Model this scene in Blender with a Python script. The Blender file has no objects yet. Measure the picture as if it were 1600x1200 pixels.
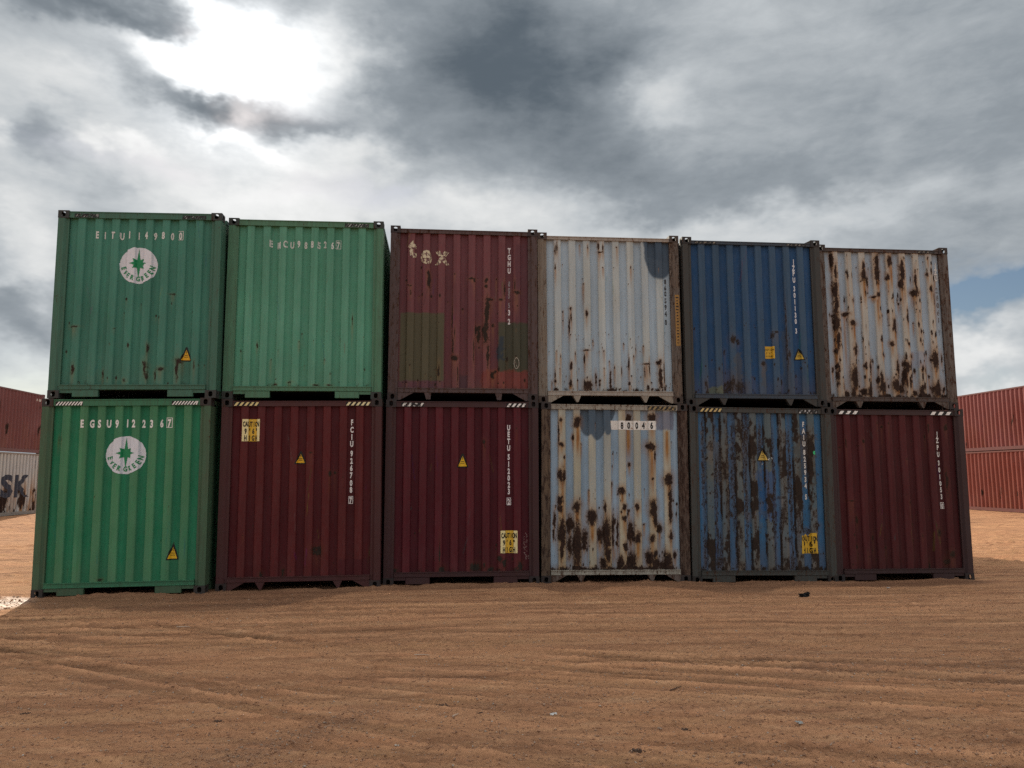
import bpy, bmesh, math, random
import numpy as np
from mathutils import Matrix, Vector

scene = bpy.context.scene
COL = scene.collection
R = math.radians

# ------------------------------------------------------------------ camera
cam_data = bpy.data.cameras.new('camera')
cam = bpy.data.objects.new('camera', cam_data)
COL.objects.link(cam)
cam_data.sensor_width = 36.0
cam_data.lens = 27.0
cam_data.clip_end = 6000.0
cam_data.clip_start = 0.05
cam.matrix_world = (Matrix.Translation((0, 0, 1.701)) @ Matrix.Rotation(R(-5.068), 4, 'Z')
                    @ Matrix.Rotation(R(90 + 6.918), 4, 'X') @ Matrix.Rotation(R(-0.123), 4, 'Z'))
scene.camera = cam
scene.render.resolution_x, scene.render.resolution_y = 1024, 768

# ------------------------------------------------------------------ exposure
EXPOSURE = 0.9
scene.view_settings.view_transform = 'Standard'
scene.view_settings.look = 'None'
scene.view_settings.gamma = 1.0
scene.view_settings.use_curve_mapping = False
scene.view_settings.exposure = EXPOSURE
scene.cycles.use_denoising = False
XG = 2.0 ** EXPOSURE
SUN_AZ, SUN_EL = -16.0, 28.2          # degrees, azimuth from +Y towards +X

SERIAL = {'U1': [('E',-0.636,2.528),('I',-0.54,2.533),('T',-0.41,2.527),('U',-0.284,2.521),('1',-0.161,2.536),('1',-0.035,2.531),('4',0.088,2.53),('9',0.212,2.53),('8',0.34,2.534),('0',0.466,2.531),('0',0.601,2.528)],'L1': [('E',-0.641,2.526),('G',-0.518,2.525),('S',-0.394,2.521),('U',-0.275,2.523),('9',-0.142,2.519),('1',-0.008,2.527),('2',0.095,2.523),('2',0.228,2.519),('3',0.355,2.515),('6',0.487,2.523),('7',0.613,2.524)],'U2': [('E',-0.555,2.505),('M',-0.433,2.476),('C',-0.333,2.498),('U',-0.231,2.494),('9',-0.121,2.5),('8',-0.019,2.496),('8',0.088,2.504),('5',0.193,2.495),('2',0.288,2.514),('6',0.409,2.486),('7',0.497,2.51)],'L2': [('F',0.755,2.538),('C',0.754,2.423),('I',0.754,2.309),('U',0.754,2.202),('9',0.754,2.051),('2',0.753,1.937),('6',0.753,1.827),('7',0.753,1.716),('0',0.753,1.598),('8',0.753,1.493),('7',0.752,1.333)],'L3': [('U',0.741,2.465),('E',0.741,2.359),('T',0.741,2.247),('U',0.741,2.138),('5',0.741,1.995),('1',0.741,1.881),('2',0.741,1.77),('0',0.741,1.662),('2',0.742,1.552),('3',0.742,1.447),('2',0.742,1.285)],'U3': [('T',0.75,2.542),('G',0.75,2.431),('H',0.75,2.316),('U',0.75,2.198),('3',0.749,1.487),('2',0.748,1.335)],'U3f': [('8',0.749,1.973),('0',0.749,1.864),('5',0.749,1.769),('5',0.749,1.606)],'U4': [('8',0.988,2.104),('6',0.987,1.997),('8',0.986,1.894),('5',0.985,1.774),('9',0.984,1.662),('4',0.984,1.546),('0',0.983,1.399)],'U5': [('J',0.764,2.524),('Z',0.764,2.414),('P',0.764,2.318),('U',0.765,2.203),('3',0.765,2.05),('0',0.765,1.935),('1',0.765,1.821),('1',0.766,1.704),('3',0.766,1.587),('0',0.766,1.479),('3',0.766,1.311)],'L5': [('F',0.765,2.613),('A',0.765,2.499),('I',0.765,2.392),('U',0.765,2.282),('8',0.765,2.142),('2',0.765,2.028),('5',0.765,1.916),('9',0.765,1.804),('3',0.765,1.69),('4',0.765,1.584),('5',0.765,1.401)],'L6': [('J',0.761,2.47),('Z',0.761,2.36),('P',0.762,2.241),('U',0.763,2.123),('3',0.764,1.975),('0',0.765,1.857),('1',0.766,1.74),('0',0.767,1.625),('5',0.768,1.517),('3',0.769,1.403),('0',0.77,1.246)],'U6': [('J',1.015,2.585),('Z',1.015,2.468),('U',1.015,2.353)],'U6d': [('2',1.016,2.134),('6',1.016,1.998),('0',1.015,1.863),('6',1.015,1.727),('1',1.015,1.592),('9',1.014,1.377)],'L4': [('8',0.121,2.531),('0',0.244,2.536),('0',0.368,2.534),('4',0.49,2.538),('6',0.618,2.537)]}
BLOBS = {'L4': [(-0.891,2.6,0.026,0.037),(-0.882,2.211,0.037,0.037),(-0.834,1.995,0.016,0.031),(-0.69,2.335,0.021,0.042),(-0.621,2.577,0.053,0.068),(-0.894,1.71,0.036,0.09),(-0.842,1.71,0.024,0.103),(-0.904,1.299,0.04,0.077),(-0.905,1.171,0.034,0.051),(-0.63,1.197,0.06,0.082),(-0.383,1.031,0.073,0.107),(-0.877,0.79,0.067,0.19),(-0.88,0.511,0.031,0.151),(-0.751,0.916,0.052,0.127),(-0.75,0.587,0.047,0.152),(-0.632,0.612,0.073,0.303),(-0.5,0.713,0.062,0.117),(-0.515,0.586,0.036,0.076),(-0.251,0.738,0.052,0.122),(-0.146,0.738,0.068,0.254),(-0.13,0.458,0.047,0.126),(-0.038,0.916,0.032,0.127),(-0.037,0.661,0.023,0.101),(0.039,0.788,0.018,0.203),(0.112,1.456,0.045,0.062),(0.152,1.198,0.04,0.046),(0.149,1.019,0.042,0.036),(0.25,0.788,0.058,0.148),(0.367,0.699,0.055,0.087),(0.364,1.199,0.035,0.052),(0.63,1.173,0.059,0.123),(0.652,0.993,0.04,0.103),(0.729,0.865,0.048,0.072),(0.605,0.698,0.042,0.056),(0.166,0.559,0.039,0.071),(0.253,0.33,0.084,0.131),(0.082,0.306,0.05,0.101),(-0.206,0.307,0.057,0.075),(0.557,0.38,0.069,0.097),(0.652,0.443,0.039,0.071),(0.661,0.278,0.074,0.091),(0.848,0.353,0.069,0.117),(0.792,0.252,0.101,0.061),(0.912,0.736,0.034,0.077),(0.914,1.303,0.038,0.232),(0.897,1.654,0.072,0.086),(0.901,1.122,0.029,0.155),(0.235,2.634,0.056,0.068),(0.626,2.666,0.057,0.061),(0.596,2.184,0.075,0.068),(0.665,2.046,0.019,0.079),(0.246,1.886,0.029,0.034),(0.983,0.429,0.032,0.051),(-0.165,1.198,0.019,0.072),(-0.053,1.564,0.016,0.033),(-0.998,0.967,0.021,0.122),(-1.007,0.764,0.018,0.076),(-0.857,0.197,0.103,0.045),(-0.52,0.195,0.156,0.03),(-0.156,0.193,0.105,0.035),(0.447,0.19,0.106,0.04),(0.897,0.201,0.106,0.036),(-0.437,1.467,0.01,0.013),(-0.559,2.219,0.013,0.019),(0.629,1.661,0.021,0.021),(0.478,0.921,0.031,0.01),(0.23,1.134,0.024,0.023),(0.098,1.121,0.016,0.02),(0.252,0.916,0.043,0.013),(-0.978,1.209,0.014,0.02),(-0.927,2.385,0.01,0.157),(0.3,0.686,0.021,0.051)],'U6': [(-0.934,2.626,0.028,0.149),(-0.871,2.412,0.03,0.13),(-0.891,2.061,0.05,0.174),(-0.892,1.794,0.044,0.16),(-0.902,1.501,0.054,0.154),(-0.885,1.183,0.038,0.126),(-0.922,0.998,0.035,0.057),(-0.909,0.736,0.035,0.057),(-0.341,2.532,0.03,0.06),(-0.351,2.369,0.055,0.113),(-0.274,2.263,0.024,0.076),(-0.1,2.62,0.05,0.126),(-0.098,2.429,0.055,0.149),(-0.096,2.024,0.036,0.035),(-0.181,1.982,0.06,0.019),(0.138,2.653,0.042,0.088),(0.19,2.599,0.023,0.049),(0.091,2.352,0.031,0.059),(0.366,2.604,0.028,0.066),(0.361,2.44,0.045,0.125),(0.341,2.222,0.036,0.103),(0.573,2.078,0.073,0.049),(0.601,2.282,0.02,0.13),(-0.722,1.664,0.072,0.035),(-0.594,1.506,0.06,0.04),(-0.563,1.907,0.025,0.048),(-0.609,0.556,0.076,0.172),(-0.567,1.03,0.035,0.095),(-0.314,0.717,0.03,0.121),(-0.407,0.742,0.024,0.073),(-0.103,0.378,0.076,0.104),(0.144,0.407,0.071,0.094),(0.25,0.356,0.049,0.074),(0.192,0.723,0.036,0.145),(0.336,0.738,0.055,0.085),(0.309,0.619,0.035,0.1),(0.096,1.145,0.033,0.043),(0.172,1.466,0.041,0.118),(0.42,1.657,0.025,0.096),(0.603,0.306,0.044,0.094),(0.631,0.702,0.022,0.048),(0.698,0.676,0.025,0.058),(0.477,0.279,0.055,0.047),(0.88,0.335,0.094,0.116),(0.877,0.863,0.061,0.146),(0.938,1.909,0.02,0.148),(0.886,2.152,0.025,0.049),(0.855,2.697,0.016,0.038),(0.984,2.345,0.022,0.055),(-0.353,0.298,0.049,0.089),(-0.461,0.297,0.059,0.047),(-0.76,0.268,0.048,0.047),(-0.068,0.944,0.028,0.042),(-0.079,1.195,0.022,0.026),(0.413,1.149,0.022,0.024),(0.44,0.937,0.036,0.031),(-0.05,1.649,0.016,0.021),(0.282,1.87,0.022,0.027),(0.536,1.525,0.013,0.013),(0.759,0.571,0.017,0.027),(0.833,2.396,0.02,0.033),(-0.993,0.683,0.021,0.052),(-0.818,1.396,0.019,0.037),(-0.807,0.398,0.019,0.057),(-0.292,0.849,0.022,0.027),(0.423,0.488,0.02,0.021),(1.018,0.336,0.019,0.042),(1.018,0.892,0.013,0.08)],'U4': [(-0.883,2.65,0.013,0.095),(-0.917,2.607,0.011,0.084),(-0.167,2.667,0.013,0.101),(-0.093,2.64,0.011,0.073),(-0.147,2.583,0.039,0.011),(-0.662,1.602,0.024,0.022),(-0.65,1.465,0.011,0.071),(-0.685,1.3,0.01,0.136),(-0.391,1.518,0.022,0.055),(-0.438,2.025,0.013,0.014),(-0.785,1.55,0.011,0.022),(-0.787,1.4,0.011,0.014),(-0.66,0.622,0.019,0.059),(-0.671,0.327,0.021,0.081),(-0.399,0.896,0.048,0.011),(-0.429,0.746,0.011,0.07),(-0.381,0.302,0.068,0.075),(-0.434,0.342,0.013,0.059),(-0.239,0.397,0.017,0.096),(-0.177,0.384,0.014,0.021),(0.005,0.372,0.016,0.15),(0.072,0.603,0.01,0.025),(0.62,0.673,0.049,0.009),(0.665,0.608,0.01,0.097),(0.583,0.526,0.01,0.097),(0.84,0.697,0.042,0.038),(0.856,0.447,0.03,0.173),(0.918,0.502,0.009,0.217),(0.325,0.335,0.014,0.027),(-0.106,0.88,0.014,0.016),(-0.106,0.587,0.014,0.016),(0.572,0.967,0.008,0.016),(0.403,0.796,0.008,0.022),(0.243,1.018,0.009,0.011),(-0.008,0.71,0.008,0.013),(-0.59,0.826,0.008,0.033),(-0.839,0.782,0.008,0.027),(-0.908,0.876,0.008,0.013),(-0.93,0.485,0.008,0.053),(-0.931,0.365,0.021,0.027),(0.719,0.248,0.033,0.01),(0.381,2.329,0.008,0.023),(-0.096,2.313,0.011,0.011),(-0.914,2.315,0.011,0.045),(-0.484,2.707,0.011,0.014),(-0.355,2.662,0.008,0.045),(0.151,2.674,0.017,0.011),(0.193,0.55,0.011,0.055),(-0.555,0.381,0.014,0.013),(-0.849,0.58,0.008,0.01),(0.319,0.686,0.008,0.108),(0.447,0.933,0.009,0.033),(-0.28,1.047,0.008,0.033),(-0.985,0.324,0.008,0.037)],'U3': [(0.375,1.35,0.035,0.268),(0.355,1.135,0.052,0.16),(0.396,1.566,0.027,0.162),(-0.592,2.112,0.024,0.041),(-0.582,1.977,0.026,0.108),(0.374,2.013,0.029,0.033),(0.369,1.912,0.029,0.027),(0.135,2.034,0.048,0.016),(0.167,2.0,0.016,0.022),(0.428,1.696,0.074,0.021),(0.6,1.692,0.027,0.022),(0.534,2.044,0.013,0.017),(0.238,1.213,0.037,0.032),(0.244,1.08,0.026,0.107),(0.196,1.186,0.016,0.054),(-0.147,0.701,0.047,0.042),(0.166,0.839,0.011,0.16),(0.482,0.419,0.031,0.048),(0.521,0.478,0.027,0.027),(-0.191,1.339,0.008,0.213),(-0.175,0.913,0.011,0.133),(-0.15,1.126,0.008,0.08),(0.867,1.82,0.054,0.027),(0.841,1.928,0.013,0.082),(0.481,1.258,0.027,0.022),(-0.405,0.487,0.015,0.105),(0.667,1.87,0.013,0.109),(-0.876,1.781,0.011,0.043),(-0.877,1.889,0.026,0.016),(-0.157,2.109,0.013,0.011),(-0.093,0.438,0.01,0.158),(0.273,0.193,0.078,0.021),(0.403,0.736,0.021,0.159)],'U5': [(-0.37,1.14,0.054,0.053),(-0.277,1.088,0.037,0.037),(-0.513,0.912,0.021,0.047),(-0.267,0.309,0.086,0.094),(-0.481,0.333,0.054,0.073),(-0.413,0.36,0.054,0.105),(0.578,1.545,0.008,0.242),(0.575,1.008,0.011,0.346),(0.141,0.731,0.035,0.032),(0.396,1.273,0.055,0.013),(0.33,1.213,0.022,0.038),(-0.854,0.355,0.027,0.063),(-0.844,0.251,0.021,0.042),(0.611,0.902,0.016,0.053),(-0.045,0.496,0.027,0.014),(-0.537,0.254,0.042,0.042),(0.466,0.422,0.014,0.053)],'U1': [(0.155,0.52,0.032,0.058),(0.147,0.428,0.02,0.057),(0.629,0.56,0.05,0.037),(0.621,0.455,0.023,0.131),(0.371,0.442,0.04,0.027),(0.17,0.717,0.015,0.079),(-0.142,0.267,0.025,0.024),(-0.891,0.44,0.022,0.062),(1.088,0.442,0.02,0.026),(0.289,0.35,0.015,0.057),(0.177,0.35,0.017,0.052),(0.502,1.608,0.035,0.008),(-0.76,0.112,0.014,0.013),(-0.468,0.35,0.01,0.057),(0.87,0.508,0.01,0.053),(0.69,0.6,0.025,0.021),(1.135,0.64,0.02,0.021),(-0.908,1.093,0.054,0.008),(1.133,1.038,0.007,0.053)],'U2': [(-0.729,0.851,0.011,0.033),(-0.512,0.627,0.008,0.013),(0.323,0.629,0.011,0.013),(-0.212,0.273,0.037,0.014),(-0.432,0.231,0.036,0.013),(0.197,0.226,0.042,0.01),(0.408,0.222,0.053,0.008),(-1.085,0.617,0.011,0.054),(-0.074,0.912,0.008,0.011),(0.742,1.266,0.006,0.083)],'L1': [(-0.937,2.303,0.007,0.054),(-0.982,2.276,0.008,0.043),(-0.279,0.231,0.041,0.016),(-0.814,0.103,0.035,0.026)],'L2': [(0.428,1.737,0.021,0.036),(0.134,2.068,0.036,0.008),(0.253,0.575,0.082,0.066),(-0.572,0.236,0.02,0.04),(-0.846,0.824,0.007,0.01),(-0.245,0.255,0.025,0.051),(0.505,1.75,0.026,0.021)],'L3': [(0.342,2.223,0.024,0.037),(0.355,2.157,0.011,0.042),(-1.052,0.209,0.046,0.04),(-0.308,0.208,0.056,0.056),(0.209,0.265,0.078,0.056),(0.443,0.211,0.057,0.035),(0.599,0.388,0.034,0.041),(0.665,0.311,0.031,0.072),(0.914,0.282,0.042,0.061),(-0.35,0.5,0.011,0.178),(0.862,2.451,0.011,0.011),(0.352,0.289,0.018,0.031)],'L6': [(-0.234,2.582,0.02,0.025),(-0.331,2.644,0.012,0.011),(-0.129,2.646,0.008,0.022),(-0.593,2.333,0.023,0.032),(-0.909,2.299,0.012,0.071),(-0.998,2.227,0.023,0.013),(-0.763,1.003,0.023,0.053),(-0.789,0.559,0.022,0.037),(-0.278,0.543,0.014,0.021),(0.176,1.309,0.017,0.024),(0.197,0.646,0.017,0.037),(0.679,0.804,0.04,0.053),(0.88,0.43,0.052,0.053),(0.786,0.311,0.04,0.048),(0.856,1.653,0.024,0.163),(0.589,2.569,0.012,0.066),(0.534,2.404,0.012,0.055),(0.48,0.221,0.017,0.064),(0.162,2.032,0.011,0.014),(0.526,1.153,0.012,0.014),(-0.493,0.716,0.017,0.053),(0.902,2.586,0.032,0.045),(0.36,0.739,0.011,0.022),(-0.865,1.328,0.062,0.008),(-0.809,1.328,0.009,0.021),(-0.506,0.504,0.012,0.021),(-0.618,0.505,0.011,0.013)],'L5': [(-0.979,1.924,0.024,0.627),(-0.766,1.039,0.022,0.847),(-0.579,1.718,0.033,0.86),(-0.468,1.771,0.038,0.731),(-0.286,2.249,0.061,0.397),(-0.258,1.563,0.024,0.781),(-0.137,1.197,0.019,0.518),(0.218,1.199,0.027,0.983),(0.334,2.256,0.022,0.478),(0.422,2.364,0.067,0.08),(0.504,1.463,0.022,0.861),(0.602,1.201,0.027,0.391),(0.798,2.369,0.083,0.107),(0.818,2.209,0.061,0.16),(0.9,1.098,0.038,0.037),(0.889,1.163,0.039,0.026),(-0.861,2.215,0.055,0.058),(-0.796,2.508,0.027,0.16),(-0.697,1.848,0.038,0.315),(-0.234,2.516,0.033,0.267),(0.336,1.383,0.066,0.021),(0.38,1.148,0.044,0.157),(0.44,0.68,0.06,0.042),(0.197,0.731,0.06,0.036),(-0.269,0.627,0.027,0.057),(-0.235,1.119,0.054,0.016),(-0.521,1.105,0.033,0.032),(-0.371,0.781,0.027,0.103),(-0.75,0.345,0.059,0.062),(-0.364,0.267,0.081,0.066),(-0.632,0.268,0.032,0.051),(-0.097,0.216,0.081,0.026),(-0.972,0.523,0.024,0.382),(-0.706,0.447,0.021,0.306),(-0.437,0.472,0.025,0.307),(0.283,0.228,0.108,0.036),(0.505,0.318,0.032,0.103),(0.749,0.836,0.082,0.036),(0.918,0.915,0.049,0.068),(0.622,1.044,0.027,0.156),(0.585,0.862,0.055,0.037),(0.826,0.732,0.022,0.104),(0.892,0.421,0.022,0.155),(0.462,1.727,0.027,0.212),(0.386,1.568,0.022,0.158),(-0.132,1.985,0.022,0.316),(0.003,2.252,0.028,0.265),(0.102,1.356,0.016,0.262),(0.318,0.991,0.027,0.156),(-0.788,1.559,0.019,0.261),(-0.425,0.421,0.021,0.205),(-0.111,0.524,0.017,0.154),(0.239,1.672,0.017,0.158),(0.557,1.411,0.033,0.032),(0.692,1.359,0.017,0.157)]}
DRIPS = {'L4': [(-0.614,2.506,0.035,0.6,1.0),(0.233,2.568,0.054,0.787,0.9),(0.613,2.124,0.051,0.86,0.8),(0.872,2.443,0.041,0.684,1.0),(-0.631,1.12,0.039,0.28,1.0),(-0.385,0.916,0.037,0.406,1.0),(-0.869,1.633,0.037,1.423,0.75),(0.116,1.399,0.027,0.206,1.0),(0.365,0.622,0.032,0.381,1.0),(0.604,0.647,0.053,0.407,0.7),(-0.636,0.334,0.052,0.151,0.8),(-0.15,0.509,0.039,0.303,0.8),(0.174,0.967,0.034,0.459,0.6),(0.594,2.098,0.029,0.783,0.6),(-0.019,0.534,0.053,0.329,0.5),(0.881,1.563,0.032,0.518,0.6)],'U6': [(-0.924,1.447,0.035,1.259,0.9),(-0.583,1.453,0.03,0.398,0.9),(-0.357,2.261,0.03,0.538,1.0),(-0.1,2.402,0.031,0.486,1.0),(-0.129,1.943,0.031,0.669,0.8),(0.159,2.544,0.031,0.543,0.8),(0.385,2.386,0.028,0.676,0.7),(0.169,1.412,0.024,0.319,1.0),(-0.615,0.452,0.036,0.235,1.0),(-0.108,0.3,0.038,0.131,1.0),(-0.32,0.612,0.019,0.314,1.0),(0.168,0.355,0.038,0.157,1.0),(0.334,0.593,0.025,0.315,1.0),(0.871,0.784,0.033,0.397,0.9),(0.603,0.306,0.027,0.131,1.0),(0.71,0.65,0.016,0.317,0.8),(-0.738,1.61,0.03,1.316,0.6),(0.613,2.038,0.022,1.073,0.5),(0.966,2.29,0.028,1.08,0.5)],'U4': [(-0.66,0.596,0.021,0.35,0.6),(-0.677,0.3,0.027,0.107,0.9),(-0.381,0.302,0.035,0.12,1.0),(0.005,0.359,0.016,0.161,1.0),(0.861,0.447,0.031,0.244,1.0),(-0.679,1.3,0.011,0.326,0.4),(-0.4,0.869,0.027,0.54,0.25),(0.62,0.662,0.03,0.325,0.25)],'U3': [],'U5': [],'U1': [],'U2': [],'L1': [],'L2': [],'L3': [],'L6': [],'L5': []}
ELL = {'U4': [(0.89,2.607,0.267,0.464),(1.006,2.78,0.395,0.34),(0.786,2.945,0.174,0.425)],'L4': [(-0.448,2.6,0.133,0.242),(-0.288,2.602,0.139,0.315),(-0.113,2.657,0.085,0.29),(-0.486,2.731,0.091,0.158),(-0.085,2.763,0.097,0.159)]}
RECTS = {'U3': [(-1.041,0.317,-0.32,1.444),(0.566,0.486,1.226,1.312),(-1.072,0.204,-0.326,0.325),(0.299,0.167,1.221,0.508),(0.853,1.305,1.072,2.648),(0.566,0.645,0.666,1.1),(-0.071,0.215,0.068,0.427)],'U4': [(0.613,2.157,1.18,2.955)],'L4': [(-0.577,2.305,-0.03,2.843),(0.705,2.465,1.006,2.763),(-0.069,2.459,0.706,2.608)],'U6': [(0.454,0.731,0.741,1.021)],'U5': [(-0.808,0.147,-0.562,0.319)],'L5': [(-0.068,1.016,0.225,1.843),(-0.922,0.408,-0.78,0.639)],'L2': [(0.583,0.174,1.053,0.445)]}
CAUTION = {'L2': [(-0.907,2.246,-0.642,2.587)],'L3': [(0.607,0.478,0.876,0.828)],'L5': [(0.643,0.473,0.926,0.81)],'U5': [(0.185,0.816,0.347,1.026)]}
TRI = {'U1': (0.654,0.565,0.83,0.785),'L1': (0.637,0.495,0.812,0.72),'L2': (-0.106,1.892,0.068,2.087),'L3': (-0.092,1.823,0.096,2.046),'U5': (0.696,0.796,0.881,0.999),'L5': (-0.063,1.981,0.133,2.201)}
EMBLEM = {'U1': (-0.023,2.054,0.284,0.285),'L1': (-0.011,2.045,0.29,0.283)}
GREEN_DOT = (0.919,2.13)
TEX = [(-0.859,2.504),(-0.629,2.401),(-0.363,2.395)]
OVAL = (0.869,0.631,0.048,0.093)
POS = {'U1': (-4.6699,11.9298,0.0006,0.0093,2.8917),'U2': (-2.2121,12.1663,0.0006,0.0028,2.9143),'U3': (0.3066,12.3961,0.0002,-0.0027,2.9291),'U4': (2.7637,12.4908,-0.0004,0.0007,2.9112),'U5': (5.234,12.415,-0.002,-0.0027,2.8724),'U6': (7.7133,12.6032,-0.0003,-0.0013,2.8573),'L1': (-4.6998,11.9268,-0.0001,0.012,-0.0043),'L2': (-2.167,12.1021,0.0005,0.0079,0.0183),'L3': (0.2975,12.2793,0.0002,-0.0004,0.0331),'L4': (2.7771,12.392,0.0005,-0.0073,0.0152),'L5': (5.2346,12.3719,-0.0012,-0.0108,-0.0236),'L6': (7.7094,12.5044,0.0002,-0.0044,-0.0387)}
LITTER = {'clod': [(-3.02,6.12),(-1.56,5.8),(-0.0,6.01),(1.63,5.29),(1.22,4.96),(1.78,4.66),(5.2,10.97),(0.28,5.81)],'scrap': [(0.8,5.7),(2.45,5.32),(6.92,11.71)],'stick': [(-2.95,9.35),(-0.19,7.62),(0.1,5.76),(1.88,6.31)]}
SKY = {'bright': [(-15.9,28.4,4.7,2.0,0.4),(-17.6,31.1,1.9,0.9,0.26),(-20.1,20.8,13.4,4.4,0.1),(-20.8,26.9,2.5,1.0,0.22),(-11.7,30.1,2.9,1.9,0.35),(16.5,27.0,3.2,1.8,0.26),(-27.3,24.2,5.8,2.1,0.22),(-22.9,21.6,1.6,0.6,0.25),(-17.2,22.7,2.2,0.6,0.3),(-12.7,21.8,2.7,0.6,0.25),(-6.7,23.6,1.9,1.3,0.2),(-29.1,20.3,1.0,0.8,0.25),(-18.3,19.8,8.8,2.1,0.17),(-9.1,23.0,2.9,3.8,0.2),(-13.1,18.5,7.9,1.5,0.22),(-28.1,15.9,2.1,2.3,0.28),(21.9,17.9,14.6,1.5,0.24),(0.2,19.5,6.9,1.6,0.26),(-7.4,30.6,2.2,2.3,0.22),(37.8,8.2,2.9,1.2,0.4),(20.1,31.4,10.7,2.3,0.06),(-3.7,15.3,19.4,1.4,0.2),(37.6,5.6,3.9,1.0,0.4),(-27.2,12.8,1.4,1.2,0.26),(-28.3,7.5,2.5,2.0,0.2),(-22.9,28.1,2.4,0.8,0.25),(28.9,26.6,7.9,4.5,0.03)],'dark': [(-25.4,29.4,6.7,0.9,0.3),(-20.5,30.2,1.7,0.8,0.16),(-18.2,25.5,5.7,1.2,0.36),(-13.8,25.1,4.2,1.1,0.22),(-26.7,20.8,2.2,1.4,0.3),(3.6,30.5,7.6,3.7,0.31),(9.1,26.6,6.5,4.1,0.13),(13.0,22.4,5.8,1.9,0.16),(22.0,20.5,5.7,1.6,0.12),(-2.9,26.2,3.0,2.1,0.1),(38.0,20.9,4.0,2.6,0.07),(31.0,25.8,11.9,7.0,0.03),(-23.9,18.6,1.5,0.7,0.12),(-28.1,10.3,2.1,1.6,0.16),(-9.6,24.7,2.4,1.0,0.2),(35.5,16.6,4.2,1.6,0.05),(9.2,29.1,6.4,3.7,0.11)],'blue': [(38.3,11.3,4.2,1.2,1.8),(-6.6,20.6,3.3,0.9,0.7),(-21.3,20.6,2.1,0.8,0.55),(-7.6,19.4,4.8,0.5,0.3),(-28.0,6.5,3.1,1.6,0.95),(-25.2,20.4,2.3,0.7,0.25),(-15.5,24.8,1.7,1.6,0.7),(-12.0,25.9,2.8,1.2,0.4),(37.7,6.6,2.0,0.3,0.4),(-19.5,29.6,1.1,0.5,0.25)]}

# ------------------------------------------------------------------ node helpers
class NT:
    def __init__(self, tree):
        self.t = tree; self.n = tree.nodes; self.l = tree.links
    def node(self, kind, **kw):
        nd = self.n.new(kind)
        for k, v in kw.items(): setattr(nd, k, v)
        return nd
    def put(self, sock, val):
        if val is None: return
        if isinstance(val, bpy.types.NodeSocket): self.l.new(val, sock)
        else:
            if isinstance(val, (tuple, list)) and sock.type == 'RGBA' and len(val) == 3: val = (*val, 1)
            sock.default_value = val
    def math(self, op, a, b=None, c=None, clamp=False):
        nd = self.node('ShaderNodeMath', operation=op, use_clamp=clamp)
        for i, v in enumerate((a, b, c)): self.put(nd.inputs[i], v)
        return nd.outputs[0]
    def vmath(self, op, a, b=None, out=0):
        nd = self.node('ShaderNodeVectorMath', operation=op)
        self.put(nd.inputs[0], a)
        if b is not None: self.put(nd.inputs[1], b)
        return nd.outputs['Value'] if out == 'v' else nd.outputs[0]
    def noise(self, vec, scale, detail=4, rough=.55, dist=0.0, out=0):
        nd = self.node('ShaderNodeTexNoise')
        self.put(nd.inputs['Vector'], vec); nd.inputs['Scale'].default_value = scale
        nd.inputs['Detail'].default_value = detail; nd.inputs['Roughness'].default_value = rough
        nd.inputs['Distortion'].default_value = dist
        return nd.outputs[out]
    def mapv(self, vec, scale=(1, 1, 1), loc=(0, 0, 0), rot=(0, 0, 0)):
        nd = self.node('ShaderNodeMapping')
        self.put(nd.inputs[0], vec)
        nd.inputs['Location'].default_value = loc; nd.inputs['Rotation'].default_value = rot
        nd.inputs['Scale'].default_value = scale
        return nd.outputs[0]
    def mix(self, fac, a, b, blend='MIX'):
        nd = self.node('ShaderNodeMix', data_type='RGBA', blend_type=blend)
        nd.clamp_factor = True
        self.put(nd.inputs[0], fac); self.put(nd.inputs[6], a); self.put(nd.inputs[7], b)
        return nd.outputs[2]
    def rng(self, v, a, b, c=0.0, d=1.0, smooth=True):
        nd = self.node('ShaderNodeMapRange', interpolation_type='SMOOTHSTEP' if smooth else 'LINEAR')
        nd.clamp = True
        self.put(nd.inputs[0], v)
        for i, q in enumerate((a, b, c, d)): nd.inputs[i + 1].default_value = q
        return nd.outputs[0]
    def ramp(self, v, stops):
        nd = self.node('ShaderNodeValToRGB')
        self.put(nd.inputs[0], v)
        el = nd.color_ramp.elements
        while len(el) < len(stops): el.new(.5)
        for e, (p, c) in zip(el, stops):
            e.position = p; e.color = (*c, 1)
        return nd.outputs[0]
    def attr(self, name, out='Fac'):
        nd = self.node('ShaderNodeAttribute', attribute_name=name)
        return nd.outputs[out]
    def coord(self, out='Object'):
        return self.node('ShaderNodeTexCoord').outputs[out]
    def bump(self, h, strength, dist=.01, normal=None):
        nd = self.node('ShaderNodeBump')
        nd.inputs['Strength'].default_value = strength; nd.inputs['Distance'].default_value = dist
        self.put(nd.inputs['Height'], h); self.put(nd.inputs['Normal'], normal)
        return nd.outputs[0]

def new_mat(name):
    m = bpy.data.materials.new(name); m.use_nodes = True
    m.node_tree.nodes.clear()
    t = NT(m.node_tree)
    out = t.node('ShaderNodeOutputMaterial'); bs = t.node('ShaderNodeBsdfPrincipled')
    t.l.new(bs.outputs[0], out.inputs[0])
    return m, t, bs

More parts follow.
